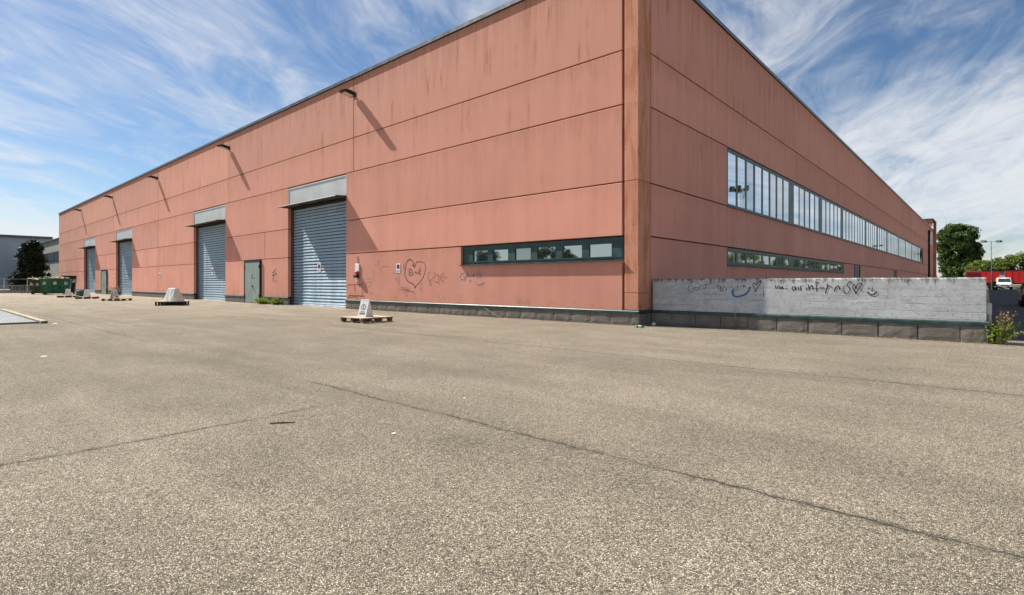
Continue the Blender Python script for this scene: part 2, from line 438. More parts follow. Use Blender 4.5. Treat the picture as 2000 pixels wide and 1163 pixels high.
GLASSD = glass_mat('dark_window_glass', (.62, .66, .66), .02, .72)
BLACK = plain('black_lamp_housing', (.014, .017, .016), .5, .1, .3, 5)
DOORM = door_mat()
DARKM = plain('near_black_metal', (.02, .024, .026), .5, .3, .3, 5)
WHITE = plain('white_sheet_plastic', (.72, .73, .74), .5, 0, .06, 3)
GRAFW = plain('worn_black_marker', (.085, .050, .046), .8, 0, .35, 14)
GRAF = plain('black_spray_paint', (.028, .026, .028), .7, 0, .3, 9)
GRAFB = plain('faded_brown_marker', (.13, .06, .045), .8, 0, .3, 9)
GRAFP = plain('washed_out_grey_paint', (.37, .235, .215), .8, 0, .1, 5)
GRAFBLUE = plain('blue_spray_paint', (.035, .135, .29), .7, 0, .25, 9)
GRAFBL2 = plain('pale_blue_marker', (.16, .21, .27), .7, 0, .25, 9)
RUST = plain('rust_marks', (.22, .065, .022), .9, 0, .45, 6)
WOOD = wood_mat('bleached_pallet_wood', (.45, .36, .23), (.62, .53, .37))
WOODD = wood_mat('dark_pallet_wood', (.10, .06, .035), (.20, .13, .075))
BLKPL = plain('black_recycled_plastic', (.018, .014, .013), .6, 0, .3, 6)
SIGNBLUE = plain('sign_blue', (.02, .035, .22), .5, 0, .1, 5)
SIGNRED = plain('sign_red', (.45, .03, .025), .5, 0, .1, 5)
INK = plain('print_ink', (.06, .055, .07), .7, 0, .2, 9)
PINK = plain('sun_bleached_red_print', (.60, .30, .30), .7, 0, .2, 6)
GALV = plain('galvanised_steel', (.40, .43, .45), .42, .6, .15, 3)
YELLOW = plain('worn_yellow_angle', (.28, .25, .16), .8, .1, .45, 5)
SKIPG = plain('chipped_green_skip_paint', (.018, .115, .050), .5, .1, .35, 2.2)
RUBBLE = plain('cardboard_and_rags', (.42, .36, .24), .9, 0, .5, 3, .2, .3)
HALLM = plain('blue_grey_sheet_cladding', (.36, .41, .47), .5, .2, .08, .4)
HALLW = plain('grey_render', (.27, .25, .235), .9, 0, .1, .5)
RED = plain('red_trailer_paint', (.50, .015, .012), .45, .0, .12, .8)
CARW = plain('white_car_paint', (.78, .79, .80), .25, 0, .03, 2, .6)
CARD = plain('dark_car_paint', (.012, .016, .026), .2, .2, .1, 2, .6)
TYRE = plain('tyre_rubber', (.02, .02, .02), .85, 0, .2, 8)
CHROME = plain('lamp_glass', (.62, .65, .68), .15, .5, .05, 5)
BARK = plain('bark', (.10, .075, .05), .95, 0, .4, 9, .1, .6)
LEAFD = leaf_mat('dark_evergreen_leaf', (.012, .022, .010), (.022, .040, .014), (.060, .075, .028), .12)
LEAFM = leaf_mat('mid_green_leaf', (.042, .078, .018), (.075, .120, .026), (.14, .17, .04), .28)
LEAFL = leaf_mat('spring_green_leaf', (.10, .155, .028), (.16, .215, .038), (.23, .26, .06), .4)
WEEDM = leaf_mat('fresh_weed_leaf', (.17, .23, .03), (.27, .33, .05), (.36, .36, .10), .35)
DRY = leaf_mat('dry_weed_stem', (.22, .16, .075), (.32, .25, .13), (.40, .31, .19), .25)
GRASS = leaf_mat('rough_grass', (.065, .085, .028), (.10, .12, .04), (.17, .15, .07), .2)
ROADM = concrete_mat('dark_side_road', (.045, .047, .05), (.062, .064, .066), 0.0, (.03, .03, .03))
BOTTLE = plain('green_bottle_plastic', (.03, .30, .04), .25, 0, .2, 5, .6)
PAPER = plain('paper_scrap', (.75, .73, .68), .8, 0, .05, 9)
TEAL = plain('teal_drum_plastic', (.03, .12, .14), .5, 0, .2, 4)

STROKES = {
 'heart': [
  (0.05, [(-10.76,1.97),(-10.78,2.07),(-10.85,2.2),(-10.93,2.28),(-11.06,2.31),(-11.18,2.28),(-11.29,2.21),(-11.34,2.09),(-11.39,1.95),(-11.42,1.79),(-11.43,1.67),(-11.39,1.56),(-11.28,1.42),(-11.13,1.32),(-10.88,1.25),(-10.74,1.13)]),
  (0.03, [(-10.72,1.97),(-10.69,2.07),(-10.64,2.15),(-10.52,2.2),(-10.3,2.19),(-10.14,2.16),(-10.04,2.07),(-10.0,1.95),(-10.02,1.8),(-10.1,1.64),(-10.21,1.47),(-10.4,1.31),(-10.57,1.2),(-10.74,1.11)]),
  (0.05, [(-10.75,1.14),(-10.69,1.1),(-10.76,1.07)]),
  (0.045, [(-10.92,2.05),(-10.82,2.06),(-10.78,1.98),(-10.72,1.97)]),
  (0.04, [(-11.5,2.18),(-11.5,1.87)]),
 ],
 'letters': [
  (0.035, [(-11.11,1.91),(-11.12,1.76),(-11.13,1.63)]),
  (0.03, [(-11.12,1.91),(-10.96,1.87),(-10.86,1.77),(-10.85,1.68),(-10.98,1.62),(-11.13,1.63)]),
  (0.035, [(-11.06,1.73),(-10.93,1.74)]),
  (0.03, [(-10.72,1.74),(-10.59,1.73)]),
  (0.03, [(-10.65,1.81),(-10.67,1.67)]),
  (0.025, [(-10.59,1.72),(-10.45,1.72),(-10.3,1.64)]),
  (0.025, [(-10.36,1.98),(-10.4,1.85),(-10.45,1.63)]),
  (0.025, [(-10.47,1.75),(-10.35,1.81)]),
  (0.02, [(-10.45,1.85),(-10.3,1.84)]),
 ],
 'scrawl': [
  (0.02, [(-9.67,1.73),(-9.79,1.72),(-9.84,1.62),(-9.83,1.5),(-9.74,1.37),(-9.65,1.28),(-9.69,1.22),(-9.79,1.23)]),
  (0.02, [(-9.72,1.35),(-9.56,1.46),(-9.42,1.54),(-9.38,1.66),(-9.44,1.74)]),
  (0.02, [(-9.33,1.62),(-9.15,1.61),(-9.13,1.47),(-9.13,1.29),(-9.29,1.35),(-9.42,1.34)]),
  (0.02, [(-8.82,1.7),(-8.93,1.66),(-9.04,1.48),(-8.97,1.4),(-8.82,1.35)]),
  (0.02, [(-8.97,1.53),(-8.63,1.54)]),
  (0.02, [(-11.87,1.55),(-11.88,1.36),(-11.82,1.14)]),
  (0.02, [(-11.71,1.1),(-11.43,1.07),(-11.06,1.06)]),
  (0.02, [(-11.87,0.98),(-11.48,1.0),(-11.06,0.95)]),
  (0.02, [(-11.61,0.93),(-11.18,0.95),(-10.88,0.92),(-10.76,0.85)]),
  (0.03, [(-10.29,1.28),(-10.28,1.2)]),
  (0.02, [(-10.37,1.11),(-10.28,1.01),(-10.35,0.98)]),
  (0.03, [(-12.07,1.5),(-12.07,1.42)]),
 ],
 'blue tag': [
  (0.035, [(-7.55,1.68),(-7.71,1.67),(-7.82,1.59),(-7.83,1.49),(-7.72,1.42),(-7.57,1.43),(-7.54,1.5),(-7.69,1.59)]),
  (0.035, [(-7.56,1.35),(-7.52,1.52),(-7.43,1.68),(-7.34,1.57),(-7.27,1.56)]),
  (0.03, [(-7.5,1.55),(-7.29,1.55)]),
  (0.08, [(-7.09,1.54),(-7.01,1.66)]),
  (0.045, [(-6.89,1.73),(-6.86,1.45)]),
  (0.045, [(-6.76,1.76),(-6.7,1.47)]),
  (0.03, [(-7.2,1.64),(-7.14,1.57),(-7.08,1.53)]),
  (0.03, [(-7.07,1.37),(-6.92,1.27),(-6.84,1.21),(-6.68,1.23),(-6.55,1.29),(-6.49,1.34)]),
  (0.025, [(-7.33,1.41),(-7.2,1.36)]),
  (0.025, [(-7.22,1.43),(-7.32,1.28)]),
 ],
 'pale tag': [
  (0.04, [(-14.41,1.49),(-14.06,1.51),(-13.97,1.41),(-14.06,1.24),(-14.29,1.07),(-14.41,1.0)]),
  (0.04, [(-14.5,1.27),(-14.2,1.34),(-14.0,1.3)]),
  (0.03, [(-13.82,1.94),(-13.77,1.77),(-13.88,1.57)]),
  (0.03, [(-13.85,2.2),(-13.62,2.13),(-13.71,2.02)]),
  (0.03, [(-14.2,0.9),(-14.09,0.74),(-14.0,0.87),(-13.88,0.74)]),
  (0.03, [(-13.42,2.36),(-13.45,2.13),(-13.31,1.9)]),
  (0.05, [(-12.8,1.43),(-12.78,1.35)]),
  (0.04, [(-13.17,1.83),(-13.16,1.76)]),
  (0.03, [(-13.18,2.06),(-12.98,2.05),(-12.54,2.04)]),
  (0.03, [(-12.34,1.74),(-12.19,1.75)]),
  (0.03, [(-12.07,1.5),(-12.06,1.42)]),
 ],
 'rust': [
  (0.04, [(-16.07,1.19),(-15.45,1.2),(-14.76,1.22)]),
  (0.04, [(-16.07,1.21),(-16.06,0.97)]),
  (0.06, [(-15.47,1.19),(-15.41,0.85)]),
  (0.04, [(-14.76,1.22),(-14.81,0.64)]),
  (0.05, [(-16.03,0.66),(-15.38,0.66),(-14.61,0.65)]),
  (0.04, [(-16.07,0.46),(-16.03,0.58),(-15.91,0.68)]),
  (0.03, [(-14.61,0.66),(-14.59,0.5)]),
  (0.07, [(-15.26,0.63),(-15.22,0.48)]),
  (0.03, [(-16.03,0.56),(-15.3,0.61)]),
 ],
 'door tag': [
  (0.05, [(-24.5,1.9),(-24.24,1.96),(-23.95,2.13)]),
  (0.05, [(-24.57,1.75),(-24.18,1.78),(-23.92,1.89),(-23.89,1.66)]),
  (0.045, [(-24.18,2.1),(-24.31,1.69),(-24.5,1.34)]),
  (0.03, [(-24.5,1.75),(-24.24,1.69),(-24.24,1.46),(-24.05,1.31),(-23.89,1.52)]),
 ],
 'wall scrawl': [
  (0.014, [(1.46,1.35),(1.32,1.31),(1.24,1.2),(1.22,1.1),(1.28,1.03),(1.37,1.08),(1.41,1.16),(1.48,1.17),(1.53,1.12),(1.48,1.06),(1.44,1.1),(1.42,1.14)]),
  (0.014, [(1.53,1.13),(1.61,1.21),(1.67,1.23),(1.74,1.24),(1.76,1.17),(1.7,1.12),(1.66,1.16)]),
  (0.014, [(1.74,1.24),(1.8,1.24)]),
  (0.02, [(2.05,1.17),(2.08,1.24)]),
  (0.012, [(2.1,1.29),(2.11,1.08)]),
  (0.018, [(2.16,1.23),(2.17,1.07),(2.24,1.08),(2.23,1.15),(2.18,1.15)]),
  (0.02, [(2.25,1.2),(2.3,1.17)]),
  (0.014, [(2.34,1.16),(2.34,1.1),(2.29,1.06)]),
  (0.025, [(2.46,1.16),(2.49,1.2)]),
  (0.02, [(3.12,1.23),(3.09,1.29),(3.05,1.24),(3.09,1.15),(3.12,1.07)]),
  (0.022, [(3.12,1.22),(3.17,1.29),(3.26,1.36),(3.24,1.28),(3.17,1.17),(3.12,1.06)]),
  (0.03, [(3.1,1.07),(3.12,1.05)]),
  (0.016, [(3.32,1.09),(3.33,0.91)]),
 ],
 'smile': [
  (0.045, [(2.53,1.13),(2.51,1.01),(2.55,0.93),(2.63,0.91),(2.77,0.94),(2.88,1.0),(2.95,1.09),(2.98,1.19)]),
 ],
 'eyes': [
  (0.05, [(2.63,1.18),(2.66,1.18)]),
  (0.05, [(2.79,1.2),(2.84,1.21)]),
 ],
 'motto': [
  (0.022, [(3.62,1.24),(3.63,1.17),(3.65,1.15),(3.69,1.21),(3.7,1.24)]),
  (0.024, [(3.8,1.18),(3.74,1.19),(3.72,1.15),(3.77,1.14),(3.8,1.19),(3.8,1.15),(3.84,1.14)]),
  (0.026, [(3.89,1.17),(3.89,1.13)]),
  (0.024, [(3.89,1.23),(3.89,1.22)]),
  (0.024, [(4.11,1.19),(4.05,1.19),(4.03,1.14),(4.06,1.1),(4.1,1.15),(4.11,1.19),(4.12,1.13),(4.14,1.11)]),
  (0.024, [(4.17,1.21),(4.18,1.1)]),
  (0.024, [(4.23,1.23),(4.23,1.09)]),
  (0.024, [(4.29,1.24),(4.29,1.21)]),
  (0.026, [(4.36,1.19),(4.37,1.1)]),
  (0.026, [(4.37,1.27),(4.37,1.25)]),
  (0.026, [(4.41,1.25),(4.43,1.1)]),
  (0.026, [(4.43,1.14),(4.48,1.22),(4.5,1.21),(4.52,1.11)]),
  (0.022, [(4.64,1.28),(4.62,1.31),(4.59,1.31),(4.59,1.24),(4.6,1.07)]),
  (0.02, [(4.55,1.16),(4.63,1.15)]),
  (0.02, [(4.7,1.19),(4.68,1.16),(4.71,1.14),(4.75,1.16),(4.74,1.19),(4.7,1.19)]),
  (0.028, [(4.84,1.28),(4.83,1.17),(4.79,1.03)]),
  (0.022, [(4.81,1.15),(4.88,1.22),(4.95,1.17)]),
  (0.026, [(5.02,1.2),(4.99,1.07)]),
  (0.024, [(5.01,1.15),(5.06,1.22),(5.09,1.19),(5.11,1.11)]),
  (0.018, [(5.26,1.23),(5.19,1.2),(5.18,1.11),(5.23,1.03),(5.3,1.07),(5.32,1.15),(5.27,1.23),(5.28,1.28),(5.36,1.33)]),
  (0.03, [(5.29,1.32),(5.36,1.32)]),
  (0.022, [(5.44,1.15),(5.43,1.21),(5.4,1.25),(5.38,1.19),(5.41,1.11),(5.45,1.03)]),
  (0.022, [(5.45,1.15),(5.47,1.24),(5.53,1.29),(5.56,1.28),(5.54,1.2),(5.48,1.1),(5.45,1.03)]),
  (0.03, [(5.44,1.05),(5.45,1.02)]),
  (0.02, [(5.55,1.15),(5.55,1.09)]),
  (0.03, [(5.71,1.18),(5.72,1.14)]),
  (0.022, [(5.78,1.2),(5.78,1.09)]),
  (0.034, [(5.68,1.08),(5.73,1.02),(5.79,1.01),(5.85,1.05),(5.87,1.1)]),
 ],
}

# ------------------------------------------------------------------ ground
def sheet(name, x0, x1, y0, y1, z, m, n=1):
    mb = MB(); 
    mb.add([(x0,y0,z),(x1,y0,z),(x1,y1,z),(x0,y1,z)], [(0,1,2,3)])
    return tag(mb.build(name, m), kind='structure')
sheet('ground', -700, 700, -500, 900, 0.0, ASPHALT)
sheet('road', 7.95, 15.5, 2.2, 131, .004, ROADM)
sheet('verge', -260, 260, 132, 420, .006, GRASS)
sheet('verge', -240, -82.5, -120, 60, .006, GRASS)

# ------------------------------------------------------------------ warehouse
ROW = (.46, 2.74, 4.40, 6.78, 8.45, 11.38)
GAP = .019
XEND, YEND = -94.4, 116.5
wh = thing('warehouse', 'long low warehouse of weathered pink concrete panels with roller doors and ribbon windows', 'building')

def south_panel(x0, x1, z0, z1, poly=None, m=FAC):
    x0 += GAP; x1 -= GAP; z0 += GAP if z0 > .5 else 0; z1 -= GAP
    P = poly or [(x0,z0),(x1,z0),(x1,z1),(x0,z1)]
    c = .012
    mb = MB(); cx = sum(p[0] for p in P)/len(P); cz = sum(p[1] for p in P)/len(P)
    def shrink(a, b): return (a + (c if a < cx else -c), b + (c if b < cz else -c))
    n = len(P)
    if poly is None:
        vs = [(*[shrink(*p)[0]], 0, shrink(*p)[1]) for p in P] + [(p[0], c, p[1]) for p in P] + [(p[0], .18, p[1]) for p in P]
        fs = [tuple(range(n))] + [(i, i+n, (i+1)%n+n, (i+1)%n) for i in range(n)] + [(i+n, i+2*n, (i+1)%n+2*n, (i+1)%n+n) for i in range(n)] + [tuple(range(3*n-1, 2*n-1, -1))]
        mb.add(vs, fs)
    else:
        mb.prism(P, lambda a, b: (a, 0, b), lambda a, b: (a, .18, b))
    return mb.build('panel', m, wh)
def east_panel(y0, y1, z0, z1):
    y0 += GAP; y1 -= GAP; z0 += GAP if z0 > .5 else 0; z1 -= GAP; c = .012
    P = [(y0,z0),(y1,z0),(y1,z1),(y0,z1)]; Q = [(y0+c,z0+c),(y1-c,z0+c),(y1-c,z1-c),(y0+c,z1-c)]; n = 4
    vs = [(0,a,b) for a,b in Q] + [(-c,a,b) for a,b in P] + [(-.18,a,b) for a,b in P]
    fs = [(0,1,2,3)] + [(i, i+n, (i+1)%n+n, (i+1)%n) for i in range(n)] + [(i+n, i+2*n, (i+1)%n+2*n, (i+1)%n+n) for i in range(n)] + [(11,10,9,8)]
    return MB().add(vs, fs).build('panel', FAC, wh)

DOORS = [(-22.42, -16.22), (-37.94, -31.74), (-61.45, -55.25), (-77.30, -71.10)]
PDOORS = [(-28.38, -25.98), (-67.75, -65.15)]
JOINTS = [-.54, -15.55, -31.10, -46.80, -62.50, -78.20, XEND]
# two top rows run through over the doors
for r in (3, 4):
    for b, a in zip(JOINTS, JOINTS[1:]): south_panel(a, b, ROW[r], ROW[r+1])
# lower rows between the doors
for r in (0, 1, 2):
    z0, z1 = ROW[r], ROW[r+1]
    if r == 0:
        south_panel(0, 0, z0, z1, [(-16.22, z0), (-.56, z0), (-.56, 2.0), (-7.81, 2.0), (-7.81, z1-GAP), (-16.22, z1-GAP)])
    else: south_panel(-16.22-GAP, -.54, z0, z1)
    if r == 0: segs = [(-25.98, -22.42), (-31.74, -28.38), (-46.8, -37.94), (-55.25, -46.8), (-65.15, -61.45), (-71.1, -67.75), (XEND, -77.3)]
    elif r == 1: segs = [(-25.5, -22.42), (-31.74, -25.5), (-46.8, -37.94), (-55.25, -46.8), (-71.1, -61.45), (XEND, -77.3)]
    else: segs = [(-31.74, -22.42), (-46.8, -37.94), (-55.25, -46.8), (-71.1, -61.45), (XEND, -77.3)]
    for a, b in segs: south_panel(a, b, z0, z1)
# corner column
def colbox(x0, x1, y0, y1, z0, z1, name, m):
    return MB().cbox(x0, x1, y0, y1, z0, z1, .02).build(name, m, wh)
for z0, z1 in ((.46, .98), (.985, 4.395), (4.40, 11.38)):
    colbox(-.47, 0.012, -.012, .76, z0, z1, 'corner_column', COLM)
# side panels
EJ = [.79, 7.30, 17.5, 29.3, 41., 53., 65., 77., 89., YEND]
for a, b in zip(EJ, EJ[1:]):
    for r in (3, 4): east_panel(a, b, ROW[r], ROW[r+1])
    if a < 7: 
        for r in (0, 1, 2): east_panel(a, b, ROW[r], ROW[r+1])
    else:
        east_panel(a, b, ROW[1], ROW[2])
for a, b, z0, z1 in ((7.3, 30.7, ROW[0], 2.02), (30.7, 34.7, ROW[0], ROW[1]), (37.3, 47, ROW[0], ROW[1]), (47, 58.5, ROW[0], ROW[1]), (60.6, 77, ROW[0], ROW[1]), (77, YEND, ROW[0], ROW[1]), (94.7, YEND, ROW[2], ROW[3])):
    east_panel(a, b, z0, z1)
# dark core behind the joints, far walls, roof
core = MB()
xs = sorted([XEND+.3, -.185] + [v for d in DOORS for v in d] )
for a, b in zip(xs, xs[1:]):
    is_door = any(abs(a-d[0]) < .01 and abs(b-d[1]) < .01 for d in DOORS)
    core.box(a, b, .19, .22, 6.76 if is_door else .0, 11.3)
core.box(-.22, -.19, .225, YEND-.4, 0, 11.3)
core.build('inner_wall', CORE, wh)
MB().box(XEND, -.2, YEND-.3, YEND, 0, 11.38).build('rear_wall', FAC, wh)
MB().box(XEND, XEND+.25, .185, YEND-.31, 0, 11.38).build('end_wall', FAC, wh)
MB().box(XEND+.26, -.23, .23, YEND-.41, 11.05, 11.2).build('roof', FASCIA, wh)
# roof edge flashing in lengths
for b, a in zip([0.05]+JOINTS[1:], JOINTS[1:]):
    MB().box(a+.004, b-.004, -.07, .30, 11.385, 11.50).box(a+.004, b-.004, -.078, -.071, 11.36, 11.51).build('roof_flashing', FASCIA, wh)
for a, b in zip([.31]+EJ[1:], EJ[1:]):
    MB().box(-.30, .05, a+.004, b-.004, 11.385, 11.50).box(.051, .058, a+.004, b-.004, 11.36, 11.51).build('roof_flashing', FASCIA, wh)
# plinth: flashing strip and split-face blocks
def plinth_s(x0, x1, y=0.0, parent=wh, zt=.46):
    zb = zt - .095
    prof = [(y+.05, zt+.015), (y-.035, zt-.01), (y-.05, zt-.03), (y-.05, zb), (y+.05, zb)]
    MB().prism(prof, lambda a, b: (x0, a, b), lambda a, b: (x1, a, b)).build('plinth_flashing', FLASH, parent)
BLK = {}
def block(x0, x1, y, zt, parent):
    w = round(x1-x0-.014, 2)
    key = (w, random.randint(0, 2))
    if key not in BLK:
        mb = MB(); nx, nz = 6, 4; h = zt-.004
        for j in range(nz+1):
            for i in range(nx+1):
                edge = i in (0, nx) or j in (0, nz)
                mb.v.append((w*i/nx, .005 if edge else -.001-.006*random.random(), h*j/nz))
        for j in range(nz):
            for i in range(nx):
                a = j*(nx+1)+i; mb.f.append((a, a+1, a+nx+2, a+nx+1))
        b = len(mb.v); mb.v += [(0,.14,0),(w,.14,0),(w,.14,h),(0,.14,h)]
        bl, br, tr, tl = 0, nx, (nz+1)*(nx+1)-1, nz*(nx+1)
        mb.f += [tuple([bl]+list(range(1, nx))+[br, b+1, b]), tuple([tl]+[b+3, b+2, tr]+[tr-i for i in range(1, nx)]), (b, b+3)+tuple(tl-(nx+1)*j for j in range(nz+1)), (b+1,)+tuple(br+(nx+1)*j for j in range(nz+1))+(b+2,), (b, b+1, b+2, b+3)]
        BLK[key] = mb.mesh('plinth_block'); BLK[key].materials.append(BLOCK)
    ox, oy, oz = WLOC[parent.name]
    return link('plinth_block', BLK[key], None, parent, loc=(x0+.007-ox, y-oy, 0-oz))
def run_blocks(a, b, y, zt, parent, start=None):
    x = start if start is not None else b - .735
    e = b
    while e - a > .05:
        s0 = max(a, e-.735 if start is None or e != b else start); block(s0, e, y, zt, parent); e = s0
psegs = [(-16.26, 0.03), (-26.0, -22.40), (-31.76, -28.40), (-55.27, -37.92), (-65.17, -61.43), (-71.12, -67.77), (XEND, -77.28)]
for i, (a, b) in enumerate(psegs):
    plinth_s(a, b)
    run_blocks(a, b, -.02, .365, wh, start=-.24 if i == 0 else None)
mb = MB().prism([(-.05, .475), (.035, .45), (.05, .43), (.05, .365), (-.05, .365)], lambda a, b: (a, .0, b), lambda a, b: (a, YEND, b)); mb.build('plinth_flashing', FLASH, wh)
yy = -.015
while yy < 8: 
    MB().cbox(-.14, .024, yy+.007, yy+.728, 0, .364, .012).build('plinth_block', BLOCK, wh); yy += .735
MB().box(-.14, .02, yy, YEND, 0, .364).build('plinth', BLOCK, wh)

# roller doors
slat_me = None
def slat_mesh(w):
    # rolled profile: shallow bow with a hinge bead and a mid groove
    prof = [(.012, .012), (-.018, .014), (-.040, .034), (-.046, .060), (-.040, .086), (-.030, .094), (-.036, .104), (-.034, .124), (-.020, .144), (.012, .156), (.016, .156), (.016, .012)]
    return MB().prism(prof, lambda a, b: (0, a, b), lambda a, b: (w, a, b)).mesh('slat')
RY = .30
for di, (a, b) in enumerate(DOORS):
    w = b - a
    # reveals: lining of the opening
    rd = MB().box(a+.002, b-.002, RY-.06, RY+.30, 5.525, 5.64).build('roller_door', DARKM, wh)
    for xx in (a, b-.075): MB().box(xx, xx+.075, RY-.05, RY+.06, 0, 5.52).build('guide_rail', DARKM, rd)
    for s, xx in ((0, a-.17), (1, b)):
        MB().box(xx, xx+.17 if s == 0 else xx+.17, .23, RY+.30, 0, 6.74).build('reveal', REVEAL, rd)
    if slat_me is None: slat_me = slat_mesh(w-.16); slat_me.materials.append(SHUT)
    ns = 32
    for i in range(ns):
        link('slat', slat_me, None, rd, loc=(a+.08, RY+.02+.003*math.sin(i*1.7+di), .085+i*.170))
    MB().cbox(a+.08, b-.08, RY-.03, RY+.03, .006, .083, .006).build('bottom_bar', GALV, rd)
    MB().cbox(a+.01, b-.01, .03, .16, 5.70, 6.73, .008).build('overdoor_panel', PANELG, wh)
    MB().box(a, a+.05, .005, .029, 5.70, 6.73).box(b-.05, b, .005, .029, 5.70, 6.73).box(a+.05, b-.05, .005, .029, 6.66, 6.73).build('overdoor_trim', PANELG, wh)
    # canopy: folded sheet on a slight fall with turned-down lip
    mb = MB().prism([(.16, 5.70), (-.60, 5.63), (-.62, 5.60), (-.62, 5.57), (-.60, 5.57), (.16, 5.655)], lambda p, q: (a, p, q), lambda p, q: (b, p, q))
    cn = mb.build('canopy', CANOPY, wh)
    for t in (.03, .35, .65, .97):
        x = a + (b-a)*t; MB().prism([(.10, 5.65), (-.5, 5.575), (-.5, 5.56), (.10, 5.56)], lambda p, q: (x-.015, p, q), lambda p, q: (x+.015, p, q)).build('canopy_bracket', CANOPY, cn)
    MB().box(a+.076, b-.076, RY+.04, RY+.05, .084, 5.52).build('shutter_backing', DARKM, rd)
    MB().box(a-.16, b+.16, RY+.31, RY+.35, 0, 6.75).build('backing', CORE, rd)
    MB().box(a+.003, b-.003, -.02, RY+.30, .0, .006).build('threshold', GALV, rd)

# personnel doors, standing proud in a steel frame
for di, (a, b) in enumerate(PDOORS):
    pd = MB().box(a, a+.09, -.10, .10, .0, 2.72).box(b-.09, b, -.10, .10, .0, 2.72).box(a+.09, b-.09, -.10, .10, 2.62, 2.72).build('steel_door', DARKM, wh)
    mid = (a+b)/2
    for x0, x1 in ((a+.10, mid-.006), (mid+.006, b-.10)):
        lf = MB().cbox(x0, x1, -.085, -.03, .03, 2.61, .008).build('leaf', DOORM, pd)
        for z in (.35, 2.2):
            hx = x0+.01 if x0 < mid-.1 else x1-.01
            MB().tube([(hx, -.10, z), (hx, -.10, z+.22)], .03, 8).build('hinge', DARKM, lf)
    MB().box(mid+.08, mid+.14, -.125, -.085, 1.02, 1.12).tube([(mid+.11, -.125, 1.08), (mid+.11, -.15, 1.08), (mid+.25, -.15, 1.08)], .013, 6).build('handle', DARKM, pd)
    if di == 0:
        MB().ribbon([(mid+.02, 1.78), (mid+.10, 1.70), (mid+.18, 1.66)], .30, lambda p, q: (p, -.0885, q)).build('blue_paint_blot', GRAFBLUE, pd)
        MB().ribbon([(mid+.30, 1.62), (mid+.38, 1.56)], .16, lambda p, q: (p, -.0890, q)).build('dark_paint_blot', GRAF, pd)
        MB().ribbon([(mid+.2, 1.74), (mid+.27, 1.64)], .07, lambda p, q: (p, -.0895, q)).build('white_paint_blot', WHITE, pd)
    MB().box(a+.09, b-.09, -.03, .02, .0, .03).build('threshold', GALV, pd)

# ribbon window under the first seam, street front
def win_south(x0, x1, z0, z1, edges):
    y = .10
    fr = MB().box(x0, x1, y, y+.06, z0+.02, z0+.09).box(x0, x1, y, y+.06, z1-.16, z1-.0).box(x0, x0+.06, y, y+.06, z0+.09, z1-.16).box(x1-.06, x1, y, y+.06, z0+.09, z1-.16).build('ribbon_window', FRAME, wh)
    prev = x0+.06
    for i, (p, q) in enumerate(edges):
        MB().box(prev, p, y-.012, y+.055, z0+.09, z1-.16).build('mullion', FRAME, fr); prev = q
        t = random.uniform(-.006, .006)
        MB().add([(p, y+.03, z0+.09), (q, y+.03+t, z0+.09), (q, y+.03+t, z1-.16), (p, y+.03, z1-.16)], [(0,1,2,3)]).build('pane', GLASSD, fr)
        MB().box(p, q, y-.02, y+.025, z0+.09, z0+.125).box(p, q, y-.02, y+.025, z1-.185, z1-.16).build('sash', FRAME, fr)
    MB().box(prev, x1-.06, y-.012, y+.055, z0+.09, z1-.16).build('mullion', FRAME, fr)
    MB().prism([(.16, z0+.02), (-.10, z0-.012), (-.10, z0-.035), (-.09, z0-.035), (.0, z0-.006), (.16, z0-.006)], lambda a, b: (x0-.05, a, b), lambda a, b: (x1+.03, a, b)).build('sill', FLASH, fr)
win_south(-7.79, -.56, 2.0, 2.72, [(-7.20, -6.40), (-6.12, -5.36), (-5.02, -4.28), (-3.98, -3.18), (-2.88, -2.10), (-1.82, -.98)])

def win_east(y0, y1, z0, z1, panes, glass, sash):
    x = -.045
    fr = MB().box(x-.06, x, y0, y1, z0, z0+.10).box(x-.06, x, y0, y1, z1-.13, z1).box(x-.06, x, y0, y0+.08, z0+.10, z1-.13).box(x-.06, x, y1-.08, y1, z0+.10, z1-.13).build('ribbon_window', FRAME, wh)
    prev = y0+.08
    for p, q in panes:
        if p - prev > .01: MB().box(x-.06, x-.004, prev, p, z0+.10, z1-.13).build('mullion', FRAME, fr)
        prev = q; t = random.uniform(-.004, .004); u = random.uniform(-.004, .004)
        MB().add([(x-.016, p, z0+.10), (x-.016+t, q, z0+.10), (x-.016+t+u, q, z1-.13), (x-.016+u, p, z1-.13)], [(0,1,2,3)]).build('pane', glass, fr)
        if sash: MB().box(x-.04, x-.002, p, q, z0+.10, z0+.14).box(x-.04, x-.002, p, q, z1-.16, z1-.13).build('sash', FRAME, fr)
    if y1-.08-prev > .01: MB().box(x-.06, x-.004, prev, y1-.08, z0+.10, z1-.13).build('mullion', FRAME, fr)
    MB().prism([(-.16, z0+.0), (.06, z0-.025), (.06, z0-.045), (-.16, z0-.02)], lambda a, b: (a, y0-.02, b), lambda a, b: (a, y1+.02, b)).build('sill', FLASH, fr)
groups = [(7.45, 16.55, 8), (17.35, 23.35, 5), (24.0, 30.0, 5), (30.65, 40.0, 8), (40.7, 46.5, 5), (47.2, 53.2, 5), (53.9, 63.2, 8), (63.9, 70.3, 5), (71.0, 77.6, 5), (78.3, 87.2, 8), (87.9, 94.6, 4)]
panes = []
for a, b, n in groups:
    w = (b-a)/n
    for i in range(n): panes.append((a+i*w+.10, a+(i+1)*w-.10))
win_east(7.32, 94.7, 4.42, 6.76, panes, GLASS, False)
panes = []
for a, b, n in groups[:3]:
    w = (b-a)/n
    for i in range(n): panes.append((a+i*w+.11, a+(i+1)*w-.11))
win_east(7.32, 30.68, 2.03, 2.72, panes, GLASSD, True)
